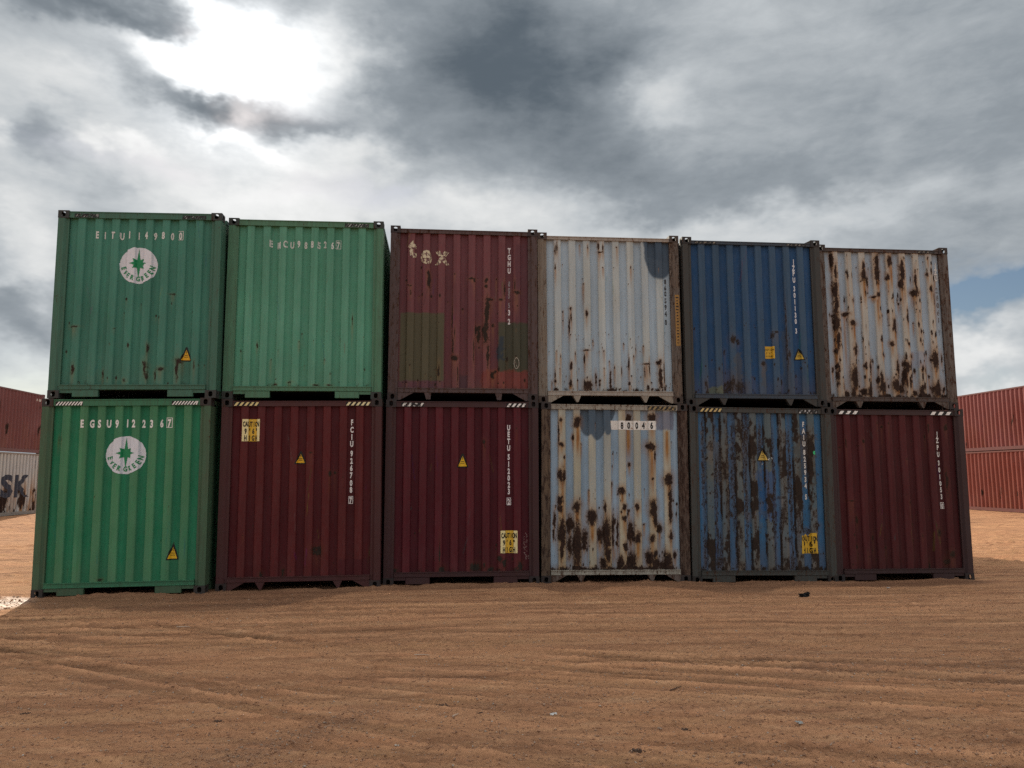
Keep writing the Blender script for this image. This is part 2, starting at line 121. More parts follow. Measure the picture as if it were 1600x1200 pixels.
# ------------------------------------------------------------------ sky and sun
world = bpy.data.worlds.new('World'); scene.world = world; world.use_nodes = True
def build_sky():
    world.node_tree.nodes.clear()
    t = NT(world.node_tree)
    out = t.node('ShaderNodeOutputWorld'); bg = t.node('ShaderNodeBackground')
    t.l.new(bg.outputs[0], out.inputs[0])
    bg.inputs[1].default_value = 0.1
    nish = t.node('ShaderNodeTexSky', sky_type='NISHITA', sun_disc=False)
    nish.sun_elevation = R(SUN_EL); nish.sun_rotation = R(SUN_AZ) % (2 * math.pi)
    nish.air_density = 1.0; nish.dust_density = 0.6; nish.ozone_density = 1.5
    d = t.vmath('NORMALIZE', t.coord('Generated'))
    sep = t.node('ShaderNodeSeparateXYZ'); t.put(sep.inputs[0], d)
    az = t.math('MULTIPLY', t.math('ARCTAN2', sep.outputs[0], sep.outputs[1]), 180 / math.pi)
    el = t.math('MULTIPLY', t.math('ARCSINE', sep.outputs[2]), 180 / math.pi)
    # flattened direction: clouds are stretched along the horizon
    dn = t.mapv(d, (1, 1, 1.9))
    n_lo = t.noise(dn, 2.6, 6, .55, .3)
    n_mid = t.noise(t.mapv(d, (1, 1, 2.2), (3, 1, 2)), 7.5, 8, .6, .35)
    n_hi = t.noise(t.mapv(d, (1, 1, 2.6), (7, 4, 1)), 22, 6, .6, .25)
    wv = t.noise(t.mapv(d, (1, 1, 1.5), (5, 2, 8)), 4.5, 5, .6, out=1)
    w3 = t.vmath('MULTIPLY', t.vmath('SUBTRACT', wv, (.5, .5, .5)), (12.0, 8.0, 0))
    wv2 = t.noise(t.mapv(d, (1, 1, 1.5), (1, 9, 3)), 14, 4, .6, out=1)
    w4 = t.vmath('MULTIPLY', t.vmath('SUBTRACT', wv2, (.5, .5, .5)), (5.0, 3.6, 0))
    comb = t.node('ShaderNodeCombineXYZ'); t.put(comb.inputs[0], az); t.put(comb.inputs[1], el)
    p = t.vmath('ADD', comb.outputs[0], t.vmath('ADD', w3, w4))
    def blobs(lst):
        acc = None
        for a, e, sa, se, w in lst:
            v = t.vmath('MULTIPLY', t.vmath('SUBTRACT', p, (a, e, 0)), (1 / sa, 1 / max(se, .6), 0))
            g = t.math('EXPONENT', t.math('MULTIPLY', t.vmath('DOT_PRODUCT', v, v, 'v'), -0.8))
            acc = t.math('MULTIPLY_ADD', g, w, 0.0 if acc is None else acc)
        return acc
    bright = blobs(SKY['bright']); dark = blobs(SKY['dark']); blue = blobs(SKY['blue'])
    sund = Vector((math.sin(R(SUN_AZ)) * math.cos(R(SUN_EL)), math.cos(R(SUN_AZ)) * math.cos(R(SUN_EL)), math.sin(R(SUN_EL))))
    cs = t.vmath('DOT_PRODUCT', d, tuple(sund), 'v')
    # thin cloud lit from behind near the sun, front-lit cloud on the far side of the sky
    back = t.rng(cs, .55, -.6, 0, 1)
    L = t.math('ADD', SKY_BASE, t.math('MULTIPLY', t.math('SUBTRACT', n_lo, .5), .24))
    L = t.math('ADD', L, t.math('MULTIPLY', t.math('SUBTRACT', n_mid, .5), .30))
    L = t.math('ADD', L, t.math('MULTIPLY', t.math('SUBTRACT', n_hi, .5), .17))
    L = t.math('MULTIPLY_ADD', back, SKY_BACK, L)
    # a cloud deck is thinner to look through overhead than along the horizon
    L = t.math('MULTIPLY_ADD', t.rng(el, 34, 80, 0, 1), SKY_TOP, L)
    L = t.math('SUBTRACT', t.math('ADD', L, bright), dark)
    L = t.math('SMOOTH_MAX', L, 0.0, .05)
    col = t.ramp(L, [(0.0, (.105, .132, .160)), (.30, (.295, .330, .362)),
                     (.5, (.515, .548, .572)), (.75, (.79, .80, .795)), (1.0, (1.0, 1.0, .985))])
    ang = t.math('MULTIPLY', t.math('ARCCOSINE', t.math('MINIMUM', cs, 1.0)), 180 / math.pi)
    vis = t.rng(L, .15, .95)
    glow = t.math('EXPONENT', t.math('MULTIPLY', t.math('POWER', t.math('DIVIDE', ang, 5.0), 2.0), -1.0))
    glow = t.math('MULTIPLY', t.math('MULTIPLY', glow, vis), 1.5)
    col = t.mix(1.0, col, (1, 1, 1), 'MIX') if False else col
    gcol = t.node('ShaderNodeCombineColor')
    for i in range(3): t.put(gcol.inputs[i], glow)
    col = t.mix(1.0, col, gcol.outputs[0], 'ADD')
    # cloud radiance is written in display units: undo exposure and strength
    col = t.mix(1.0, col, tuple([10.0 / XG] * 3), 'MULTIPLY')
    bl = t.math('MULTIPLY', blue, t.rng(n_mid, .30, .60, .60, 1.1), clamp=True)
    skyc = t.mix(1.0, nish.outputs[0], (NISH_K, NISH_K, NISH_K), 'MULTIPLY')
    col = t.mix(bl, col, skyc)
    t.put(bg.inputs[0], col)
SKY_BASE, SKY_BACK, SKY_TOP, NISH_K = .385, .28, .85, .35
build_sky()
world.cycles.sampling_method = 'MANUAL'; world.cycles.sample_map_resolution = 1024

sun_data = bpy.data.lights.new('sun', 'SUN')
sun_data.energy = 2.4; sun_data.angle = R(0.8); sun_data.color = (1.0, .90, .74)
sun = bpy.data.objects.new('sun', sun_data); COL.objects.link(sun)
sd = Vector((math.sin(R(SUN_AZ)) * math.cos(R(SUN_EL)), math.cos(R(SUN_AZ)) * math.cos(R(SUN_EL)), math.sin(R(SUN_EL))))
sun.rotation_euler = sd.to_track_quat('Z', 'Y').to_euler()
sun.location = sd * 60

# ------------------------------------------------------------------ numpy noise
def _hash(ix, iy, seed):
    h = (ix.astype(np.int64) * 374761393 + iy.astype(np.int64) * 668265263 + seed * 974711 + 12345) & 0xFFFFFFFF
    h = ((h ^ (h >> 13)) * 1274126177) & 0xFFFFFFFF
    h = h ^ (h >> 16)
    return (h & 0xFFFF) / 65535.0
def vnoise(x, y, seed=0):
    x = np.asarray(x, float); y = np.asarray(y, float)
    ix = np.floor(x); iy = np.floor(y)
    fx = x - ix; fy = y - iy
    fx = fx * fx * (3 - 2 * fx); fy = fy * fy * (3 - 2 * fy)
    a = _hash(ix, iy, seed); b = _hash(ix + 1, iy, seed); c = _hash(ix, iy + 1, seed); d = _hash(ix + 1, iy + 1, seed)
    return (a * (1 - fx) + b * fx) * (1 - fy) + (c * (1 - fx) + d * fx) * fy
def fbm(x, y, seed=0, octv=4, gain=.5):
    s = 0; a = 1; tot = 0; x = np.asarray(x, float); y = np.asarray(y, float)
    for o in range(octv):
        s = s + a * vnoise(x * 2 ** o + 17.3 * o, y * 2 ** o + 9.1 * o, seed + o * 7); tot += a; a *= gain
    return s / tot
def sstep(a, b, x):
    t = np.clip((x - a) / (b - a), 0, 1); return t * t * (3 - 2 * t)

# ------------------------------------------------------------------ object helpers
def tag(o, label=None, cat=None, group=None, kind=None):
    if label: o['label'] = label
    if cat: o['category'] = cat
    if group: o['group'] = group
    if kind: o['kind'] = kind
    return o
def link(name, mesh, parent=None, mat=None):
    o = bpy.data.objects.new(name, mesh); COL.objects.link(o)
    if parent is not None: o.parent = parent
    if mat is not None and not mesh.materials: mesh.materials.append(mat)
    return o
def empty(name, loc, rot=(0, 0, 0)):
    o = bpy.data.objects.new(name, None); COL.objects.link(o)
    o.location = loc; o.rotation_euler = rot; o.empty_display_size = .3
    return o
def bm_mesh(name, bm, smooth=False):
    me = bpy.data.meshes.new(name); bm.normal_update(); bm.to_mesh(me); bm.free()
    if smooth:
        for f in me.polygons: f.use_smooth = True
    return me
def box(bm, x0, x1, y0, y1, z0, z1):
    v = [bm.verts.new(p) for p in ((x0, y0, z0), (x1, y0, z0), (x1, y1, z0), (x0, y1, z0), (x0, y0, z1), (x1, y0, z1), (x1, y1, z1), (x0, y1, z1))]
    for f in ((0, 3, 2, 1), (4, 5, 6, 7), (0, 1, 5, 4), (1, 2, 6, 5), (2, 3, 7, 6), (3, 0, 4, 7)):
        bm.faces.new([v[i] for i in f])
    return v
def bevel(bm, w, seg=1):
    bmesh.ops.bevel(bm, geom=bm.edges[:], offset=w, segments=seg, affect='EDGES', profile=.5)
def prism(bm, pts, axis, a, b):
    """closed polygon pts (2-D) extruded from a to b along axis ('x': pts are (y,z); 'y': (x,z); 'z': (x,y))"""
    def P(p, w):
        return {'x': (w, p[0], p[1]), 'y': (p[0], w, p[1]), 'z': (p[0], p[1], w)}[axis]
    A = [bm.verts.new(P(p, a)) for p in pts]; B = [bm.verts.new(P(p, b)) for p in pts]
    bm.faces.new(A[::-1]); bm.faces.new(B); n = len(pts)
    for i in range(n): bm.faces.new((A[i], A[(i + 1) % n], B[(i + 1) % n], B[i]))
    bmesh.ops.recalc_face_normals(bm, faces=bm.faces[:])

# ------------------------------------------------------------------ materials
def steel(name, base, rust=.3, streak=.4, dust=.25, rustcol=(.045, .02, .011), dustcol=None, rough=.55, top=None):
    """painted, weathered steel; rust and grime follow object-space noise"""
    m, t, bs = new_mat(name)
    co = t.coord('Object')
    oi = t.node('ShaderNodeObjectInfo').outputs['Random']
    off = t.node('ShaderNodeCombineXYZ'); t.put(off.inputs[0], t.math('MULTIPLY', oi, 40)); t.put(off.inputs[2], t.math('MULTIPLY', oi, 17))
    co = t.vmath('ADD', co, off.outputs[0])
    big = t.noise(t.mapv(co, (1, 1, .5)), 4, 5)
    strk = t.noise(t.mapv(co, (1, 1, .07)), 38, 5, .65)
    fine = t.noise(co, 55, 6, .65)
    mid = t.noise(t.mapv(co, (1, 1, .30)), 20, 7, .7, .4)
    c = t.mix(t.rng(big, .3, .7, 0, dust), base, dustcol or tuple(.5 * b + .03 for b in base))
    c = t.mix(t.rng(strk, .40, .64, 0, streak), c, tuple(.45 * b + .6 * r for b, r in zip(base, rustcol)))
    msk = t.math('ADD', t.math('MULTIPLY', mid, .65), t.math('ADD', t.math('MULTIPLY', fine, .3), t.math('MULTIPLY', strk, .15)))
    th = .80 - .42 * rust
    rm = t.rng(msk, th - .03, th + .05)
    rc = t.mix(t.rng(fine, .35, .65), tuple(.30 * r for r in rustcol), tuple(1.7 * r for r in rustcol))
    c = t.mix(rm, c, rc)
    t.put(bs.inputs['Base Color'], c)
    t.put(bs.inputs['Roughness'], t.math('MULTIPLY_ADD', rm, .9 - rough, rough))
    bs.inputs['Specular IOR Level'].default_value = .3
    t.put(bs.inputs['Normal'], t.bump(t.math('ADD', t.math('MULTIPLY', rm, .4), t.math('MULTIPLY', fine, .3)), .35, .006))
    return m

def wall_material():
    m, t, bs = new_mat('pressed_steel_paint')
    co = t.coord('Object')
    oi = t.node('ShaderNodeObjectInfo').outputs['Random']
    off = t.node('ShaderNodeCombineXYZ'); t.put(off.inputs[0], t.math('MULTIPLY', oi, 60)); t.put(off.inputs[2], t.math('MULTIPLY', oi, 23))
    co = t.vmath('ADD', co, off.outputs[0])
    paint = t.attr('paint', 'Color'); rust = t.attr('rust'); stain = t.attr('stain')
    fine = t.noise(t.mapv(co, (1, 1, .55)), 62, 7, .7); mid = t.noise(t.mapv(co, (1, 1, .38)), 22, 6, .65)
    strk = t.noise(t.mapv(co, (1, 1, .05)), 45, 5, .6)
    big = t.noise(t.mapv(co, (1, 1, .45)), 3.2, 5, .6)
    v = t.math('ADD', t.math('MULTIPLY', t.math('SUBTRACT', big, .5), .38), t.math('MULTIPLY', t.math('SUBTRACT', strk, .5), .30))
    v = t.math('ADD', v, t.math('MULTIPLY', t.math('SUBTRACT', fine, .5), .16))
    hsv = t.node('ShaderNodeHueSaturation')
    t.put(hsv.inputs['Color'], paint); t.put(hsv.inputs['Value'], t.math('ADD', v, 1.0)); t.put(hsv.inputs['Saturation'], t.rng(mid, .2, .8, 1.06, .92))
    c = hsv.outputs[0]
    sm = t.math('MULTIPLY', stain, t.rng(strk, .2, .55, .6, 1.3), clamp=True)
    sc = t.mix(t.rng(mid, .3, .7), (.34, .185, .065), (.24, .105, .038))
    c = t.mix(sm, c, sc)
    r = t.math('ADD', rust, t.math('MULTIPLY', t.math('SUBTRACT', t.math('ADD', t.math('MULTIPLY', fine, .6), t.math('MULTIPLY', mid, .4)), .5), 1.7))
    rm = t.rng(r, .44, .60)
    halo = t.math('MULTIPLY', t.rng(r, .24, .5), .6)
    c = t.mix(halo, c, t.mix(1.0, t.mix(1.0, c, (.42, .36, .30), 'MULTIPLY'), (.012, .005, .002), 'ADD'))
    vfine = t.noise(co, 130, 4, .7)
    rc = t.ramp(t.math('ADD', t.math('MULTIPLY', vfine, .5), t.math('ADD', t.math('MULTIPLY', fine, .3), t.math('MULTIPLY', mid, .2))), [(.34, (.008, .006, .006)), (.48, (.022, .014, .012)), (.58, (.062, .033, .022)), (.70, (.16, .082, .05))])
    rc = t.mix(t.attr('grim'), rc, t.mix(.65, rc, (.030, .028, .024)))
    c = t.mix(rm, c, rc)
    t.put(bs.inputs['Base Color'], c)
    t.put(bs.inputs['Roughness'], t.math('MULTIPLY_ADD', rm, .4, .5))
    bs.inputs['Specular IOR Level'].default_value = .14
    h = t.math('ADD', t.math('MULTIPLY', rm, t.math('ADD', .3, t.math('MULTIPLY', fine, .8))), t.math('MULTIPLY', mid, .12))
    t.put(bs.inputs['Normal'], t.bump(h, .4, .006))
    return m
WALL = wall_material()

def decal_mat(name, color, under, wear=.25, rough=.5, vary=.12):
    m, t, bs = new_mat(name)
    co = t.coord('Object')
    a = t.noise(co, 26, 6, .65); b = t.noise(t.mapv(co, (1, 1, .2)), 60, 4, .6)
    n = t.math('ADD', t.math('MULTIPLY', a, .7), t.math('MULTIPLY', b, .3))
    th = .28 + .34 * wear
    c = t.mix(t.rng(b, .3, .7, 0, vary * 2), color, tuple(.6 * x for x in color))
    c = t.mix(t.rng(n, th - .03, th + .04), under, c)
    t.put(bs.inputs['Base Color'], c); bs.inputs['Roughness'].default_value = rough
    bs.inputs['Specular IOR Level'].default_value = .3
    return m
def flat_mat(name, color, rough=.8, spec=.2):
    m, t, bs = new_mat(name)
    n = t.noise(t.coord('Object'), 40, 4)
    t.put(bs.inputs['Base Color'], t.mix(t.rng(n, .3, .7, 0, .4), color, tuple(.6 * x for x in color)))
    bs.inputs['Roughness'].default_value = rough; bs.inputs['Specular IOR Level'].default_value = spec
    return m
DARK = flat_mat('underfloor_dark', (.025, .022, .02))
ROOFM = steel('roof_steel', (.11, .10, .095), .4)
# ------------------------------------------------------------------ container geometry
W2, HH, LEN = 1.219, 2.896, 12.192
Y_OUT, Y_IN = .030, .076
BREAKS = sorted(s * (k * .25 + o) for s in (-1, 1) for k in range(4) for o in (.053, .071, .179, .197))
def prof_y(u):
    a = np.abs(np.asarray(u, float)); m = np.abs(np.mod(a, .25) - .125)
    y = np.where(m <= .054, Y_OUT, np.where(m >= .072, Y_IN, Y_OUT + (m - .054) / .018 * (Y_IN - Y_OUT)))
    return np.where(a > .948, Y_IN, y)
def wall_y(u, v, seed):
    """pressed sheet: corrugation plus the slow dents and waves of a used wall"""
    u = np.asarray(u, float); v = np.asarray(v, float)
    d = (fbm(u * 1.7 + 5, v * 1.3 + 3, seed, 2) - .5) * .022 + (fbm(u * 9, v * 2.2, seed + 50, 2) - .5) * .008
    edge = sstep(1.07, .95, np.abs(u)) * sstep(.19, .4, v) * sstep(HH - .1, HH - .3, v)
    return prof_y(u) + d * edge

_cols = None
def wall_cols():
    pts = [-1.075] + BREAKS + [1.075]; out = []
    for a, b in zip(pts[:-1], pts[1:]):
        n = max(1, int(math.ceil((b - a) / .017)))
        out += [a + (b - a) * i / n for i in range(n)]
    return np.array(out + [1.075])

def grid_mesh(name, P, attrs):
    """P: (nv, nu, 3) points; attrs: name -> (nv, nu) or (nv, nu, 3)"""
    nv, nu = P.shape[:2]
    me = bpy.data.meshes.new(name)
    idx = np.arange(nv * nu).reshape(nv, nu)
    q = np.stack([idx[:-1, :-1], idx[:-1, 1:], idx[1:, 1:], idx[1:, :-1]], -1).reshape(-1, 4)
    me.vertices.add(nv * nu); me.vertices.foreach_set('co', P.reshape(-1).astype(np.float32))
    me.loops.add(q.size); me.loops.foreach_set('vertex_index', q.reshape(-1).astype(np.int32))
    me.polygons.add(len(q)); me.polygons.foreach_set('loop_start', np.arange(0, q.size, 4, dtype=np.int32))
    me.update(calc_edges=True)
    for k, a in attrs.items():
        if a.ndim == 3:
            at = me.attributes.new(k, 'FLOAT_COLOR', 'POINT')
            c = np.ones((nv * nu, 4), np.float32); c[:, :3] = a.reshape(-1, 3)
            at.data.foreach_set('color', c.reshape(-1))
        else:
            at = me.attributes.new(k, 'FLOAT', 'POINT')
            at.data.foreach_set('value', a.reshape(-1).astype(np.float32))
    return me

def mixc(c, col, f):
    return c * (1 - f[..., None]) + np.array(col)[None, None, :] * f[..., None]

def paint_fields(key, U, V, Rz, cfg, seed):
    base = np.array(cfg['base']); rib = np.array(cfg.get('rib', base))
    c = np.ones(U.shape + (3,)) * base
    n_rib = fbm(U * 3, V * 1.1, seed + 3, 3)
    c = mixc(c, rib, Rz * np.clip(cfg.get('ribamt', 1) * (.55 + .9 * (n_rib - .5) + .45), 0, 1))
    # every pressed rib has faded and been rubbed a little differently
    k_ = np.floor(U / .125 + 100); rj = _hash(k_, k_ * 0, seed + 5)
    c = c * (1 + .16 * (rj - .5) + .30 * (fbm(U * 1.1, V * .8, seed + 6, 3) - .5))[..., None]
    rs0 = np.random.RandomState(seed + 77)
    for _ in range(cfg.get('scratches', 14)):
        u_ = rs0.uniform(-1.03, 1.03); v_ = rs0.uniform(.25, 2.6); L_ = rs0.uniform(.06, .5); sl_ = rs0.uniform(-.25, .25)
        line = np.exp(-((U - u_ - sl_ * (V - v_)) / .006) ** 2) * sstep(v_, v_ + .03, V) * sstep(v_ + L_, v_ + L_ - .05, V) * rs0.uniform(.2, .6)
        c = mixc(c, tuple(.5 * b + (.10 if rs0.rand() > .5 else .005) for b in base), line)
    # dust that settles near the foot of the wall
    foot = sstep(.75, .2, V + .5 * (fbm(U * 4, V * 2, seed + 9, 3) - .5)) * cfg.get('foot', .25)
    c = mixc(c, (.12, .075, .05), foot)
    rust = np.zeros(U.shape); stain = np.zeros(U.shape)
    wu = (fbm(U * 16, V * 16, seed + 21, 4, .65) - .5) * .075; wv = (fbm(U * 15, V * 12, seed + 31, 4, .65) - .5) * .10
    for (u0, v0, u1, v1, col, rough, amt) in cfg.get('patches', []):
        e = rough
        uu = U + wu * e * 2; vv = V + wv * e * 2
        m = sstep(u0 - .012, u0 + .012, uu) * sstep(u1 + .012, u1 - .012, uu) * sstep(v0 - .012, v0 + .012, vv) * sstep(v1 + .012, v1 - .012, vv)
        c = mixc(c, col, m * amt)
    for u, v, ru, rv in ELL.get(key, []):
        d = np.hypot((U + wu * .25 - u) / ru, (V + wv * .25 - v) / rv)
        c = mixc(c, cfg['ellcol'], sstep(1.06, .96, d) * .96)
    for u, v, ru, rv in BLOBS.get(key, []):
        du = (U + wu * min(1, ru * 25) - u) / (max(ru, .009) * .92); dv = (V + wv * min(1, rv * 14) - v) / (max(rv, .012) * 1.05)
        d = np.sqrt(du * du + dv * dv)
        rust = np.maximum(rust, np.clip(1.02 - .5 * d, 0, cfg.get('blobmax', .95)))
        stain = np.maximum(stain, np.clip(1.0 - .36 * d, 0, 1) * .7 * cfg.get('stain', 1))
        Ld = rv * 1.5 + .10 + .45 * float(_hash(np.array(int(u * 997)), np.array(int(v * 991)), seed))
        t = (v - V) / Ld
        stain = np.maximum(stain, np.exp(-((U - u) / (max(ru, .02) * .85)) ** 2) * sstep(-.02, .05, t) * (1 - sstep(.1, 1, t)) * .75 * cfg.get('stain', 1))
    for u, v, w, L, s in DRIPS.get(key, []):
        t = (v - V) / L
        f = np.exp(-((U - u) / (w * (.75 + .3 * np.clip(t, 0, 1)))) ** 2) * sstep(-.04, .04, t) * (1 - sstep(.35, 1.0, t)) * s
        stain = np.maximum(stain, f)
    rs = np.random.RandomState(seed)
    for (n, vlo, vhi, smin, smax, onrib) in cfg.get('spots', []):
        k = 0
        while k < n:
            u = rs.uniform(-1.04, 1.04); v = vlo + (vhi - vlo) * rs.rand() ** cfg.get('spotpow', 1.4)
            r_ = 1.0 if prof_y(u) < .05 else 0.0
            if rs.rand() > (.25 + .75 * r_ if onrib else 1): continue
            k += 1
            s = smin * (smax / smin) ** rs.rand(); a = s * rs.uniform(.8, cfg.get('spotlen', 2.4))
            sel = (np.abs(U - u) < 3 * s + .02) & (np.abs(V - v) < 3 * a + .02)
            du = (U[sel] - u) / max(s, .008); dv = (V[sel] - v) / max(a, .012)
            d = np.sqrt(du * du + dv * dv)
            rust[sel] = np.maximum(rust[sel], np.clip(.92 - .5 * d, 0, .85))
            L = a * rs.uniform(3, 12); sel = (np.abs(U - u) < 2 * s) & (V < v) & (V > v - L)
            stain[sel] = np.maximum(stain[sel], .55 * cfg.get('stain', 1) * np.exp(-((U[sel] - u) / (s * .9)) ** 2) * (1 - (v - V[sel]) / L))
    ra = cfg.get('noise_rust', 0)
    if ra:
        f = fbm(U * 7, V * 3.2, seed + 61, 5, .6)
        rust = np.maximum(rust, np.clip((f - (.62 - .16 * ra)) * 4 + .1, 0, .8) * (.4 + .6 * Rz))
    eg = cfg.get('edge_rust', 0)
    if eg:
        a = np.abs(U); m = np.abs(np.mod(a, .25) - .125)
        ed = np.exp(-((m - .066) / .016) ** 2) * (a < .95)
        f = fbm(U * 9, V * 1.6, seed + 71, 4, .6)
        rust = np.maximum(rust, ed * np.clip((f - .36) * 3.2, 0, .8) * eg)
    band = cfg.get('bottom_rust', .25)
    f = fbm(U * 12, V * 8, seed + 81, 4)
    rust = np.maximum(rust, sstep(.34, .19, V) * np.clip(f * 1.6 - .35, 0, 1) * band * 1.5)
    return c, rust, stain

# corner casting: a hollow block with its real apertures
def ring(bm, o, ex, ey, en, w, h, rx, ry, depth):
    o, ex, ey, en = map(Vector, (o, ex, ey, en))
    ca = math.atan2(h, w); angs = sorted([ca, math.pi - ca, ca - math.pi, -ca] + [i * math.pi / 8 for i in range(-8, 8)])
    c = o + ex * w / 2 + ey * h / 2
    A, B, C = [], [], []
    for a in angs:
        dx, dy = math.cos(a), math.sin(a)
        k = min(w / 2 / abs(dx) if abs(dx) > 1e-6 else 9, h / 2 / abs(dy) if abs(dy) > 1e-6 else 9)
        A.append(bm.verts.new(c + ex * dx * k + ey * dy * k))
        q = (abs(dx) ** 3 + abs(dy) ** 3) ** (-1 / 3)
        p = c + ex * (dx * q * rx) + ey * (dy * q * ry)
        B.append(bm.verts.new(p)); C.append(bm.verts.new(p + en * depth))
    n = len(angs)
    for i in range(n):
        j = (i + 1) % n
        bm.faces.new((A[i], A[j], B[j], B[i])); bm.faces.new((B[i], B[j], C[j], C[i]))
def casting_mesh(sx, top):
    bm = bmesh.new(); w, d, h = .162, .178, .118
    xo = sx * W2; xi = sx * (W2 - w); x0 = min(xo, xi); z0 = HH - h if top else 0
    ring(bm, (x0, 0, z0), (1, 0, 0), (0, 0, 1), (0, 1, 0), w, h, .031, .040, .014)
    ring(bm, (xo, 0, z0), (0, 1, 0), (0, 0, 1), (-sx, 0, 0), d, h, .034, .037, .014)
    if top: ring(bm, (x0, 0, HH), (1, 0, 0), (0, 1, 0), (0, 0, -1), w, d, .040, .066, .014)
    else: bm.faces.new([bm.verts.new(p) for p in ((x0, 0, 0), (x0 + w, 0, 0), (x0 + w, d, 0), (x0, d, 0))])
    bm.faces.new([bm.verts.new(p) for p in ((xi, 0, z0), (xi, d, z0), (xi, d, z0 + h), (xi, 0, z0 + h))])
    bm.faces.new([bm.verts.new(p) for p in ((x0, d, z0), (x0 + w, d, z0), (x0 + w, d, z0 + h), (x0, d, z0 + h))])
    zz = z0 if top else z0 + h
    bm.faces.new([bm.verts.new(p) for p in ((x0, 0, zz), (x0 + w, 0, zz), (x0 + w, d, zz), (x0, d, zz))])
    bmesh.ops.recalc_face_normals(bm, faces=bm.faces[:])
    return bm_mesh('corner_casting', bm)
CAST = {(s, t): casting_mesh(s, t) for s in (-1, 1) for t in (0, 1)}
def post_mesh(sx):
    bm = bmesh.new()
    pts = [(1.215, .004), (1.122, .004), (1.090, .036), (1.062, .036), (1.062, .10), (1.17, .10), (1.17, .30), (1.215, .30)]
    prism(bm, [(sx * x, y) for x, y in pts], 'z', .1185, HH - .1185)
    return bm_mesh('corner_post', bm)
POST = {s: post_mesh(s) for s in (-1, 1)}

def side_profile(n, start, length):
    """(s, depth) points of the long-side corrugation"""
    pts = [(start, .0)]; s = start + .05
    while s + .278 < start + length - .05:
        pts += [(s, .0), (s + .072, .0), (s + .140, .036), (s + .210, .036)]; s += .278
    pts += [(s, 0), (start + length, 0)]
    return pts
def side_wall_mesh(sx):
    bm = bmesh.new(); pts = side_profile(0, .30, LEN - .60)
    lo = [bm.verts.new((sx * (1.206 - d), s, .16)) for s, d in pts]; hi = [bm.verts.new((sx * (1.206 - d), s, HH - .08)) for s, d in pts]
    for i in range(len(pts) - 1): bm.faces.new((lo[i], lo[i + 1], hi[i + 1], hi[i]))
    return bm_mesh('side_wall', bm)
SIDE = {s: side_wall_mesh(s) for s in (-1, 1)}
def rails_mesh(sx, z0, z1, drop=0):
    bm = bmesh.new(); x0, x1 = sorted((sx * 1.12, sx * 1.213))
    box(bm, x0, x1, .301, LEN - .19, z0, z1); return bm_mesh('side_rail', bm)
RAIL_LO = {s: rails_mesh(s, .012, .165) for s in (-1, 1)}
RAIL_HI = {s: rails_mesh(s, HH - .085, HH - .02) for s in (-1, 1)}
def slab_mesh(name, x0, x1, y0, y1, z0, z1):
    bm = bmesh.new(); box(bm, x0, x1, y0, y1, z0, z1); return bm_mesh(name, bm)
ROOF = slab_mesh('roof', -1.118, 1.118, .112, LEN - .01, HH - .062, HH - .058)
FLOOR = slab_mesh('floor', -1.118, 1.118, .10, LEN - .01, .135, .165)
REAR = slab_mesh('rear_wall', -1.215, 1.215, LEN - .008, LEN, .01, HH - .01)

# ------------------------------------------------------------------ lettering and decals
_glyph = {}
def glyph(ch):
    if ch not in _glyph:
        cu = bpy.data.curves.new('glyph', 'FONT'); cu.body = ch; cu.resolution_u = 3; cu.offset = .045
        ob = bpy.data.objects.new('glyph', cu); COL.objects.link(ob)
        bpy.context.view_layer.update()
        dg = bpy.context.evaluated_depsgraph_get()
        me = bpy.data.meshes.new_from_object(ob.evaluated_get(dg))
        vs = np.array([v.co[:2] for v in me.vertices]); fs = [tuple(p.vertices) for p in me.polygons]
        bpy.data.objects.remove(ob); bpy.data.curves.remove(cu); bpy.data.meshes.remove(me)
        _glyph[ch] = (vs, fs)
    return _glyph[ch]
CAP = None
def add_char(bm, ch, u, v, h, cond=.62, rot=0.0, bold=1.0):
    """a capital centred on (u, v) with cap height h in the x/y plane of bm"""
    global CAP
    if CAP is None:
        g = glyph('H')[0]; CAP = g[:, 1].max() - g[:, 1].min()
    vs, fs = glyph(ch)
    c = np.array([(vs[:, 0].min() + vs[:, 0].max()) / 2, CAP / 2 if ch not in "'\"," else CAP / 2])
    p = (vs - c) * np.array([h / CAP * cond, h / CAP])
    if rot:
        cr, sr = math.cos(rot), math.sin(rot); p = p @ np.array([[cr, sr], [-sr, cr]])
    vv = [bm.verts.new((u + a, v + b, 0)) for a, b in p]
    for f in fs:
        try: bm.faces.new([vv[i] for i in f])
        except ValueError: pass
def add_string(bm, s, u, v, h, cond=.62, track=.72):
    n = len(s)
    for i, ch in enumerate(s):
        if ch != ' ': add_char(bm, ch, u + (i - (n - 1) / 2) * h * track, v, h, cond)
def add_poly(bm, pts):
    return bm.faces.new([bm.verts.new((a, b, 0)) for a, b in pts])
def add_frame(bm, u, v, w, h, t):
    a, b = w / 2, h / 2
    for x0, x1, y0, y1 in ((-a, a, b - t, b), (-a, a, -b, -b + t), (-a, -a + t, -b + t, b - t), (a - t, a, -b + t, b - t)):
        add_poly(bm, [(u + x0, v + y0), (u + x1, v + y0), (u + x1, v + y1), (u + x0, v + y1)])
def add_ribbon(bm, pts, w):
    for (x0, y0), (x1, y1) in zip(pts[:-1], pts[1:]):
        L = math.hypot(x1 - x0, y1 - y0) or 1; nx, ny = -(y1 - y0) / L * w / 2, (x1 - x0) / L * w / 2
        add_poly(bm, [(x0 - nx, y0 - ny), (x1 - nx, y1 - ny), (x1 + nx, y1 + ny), (x0 + nx, y0 + ny)])
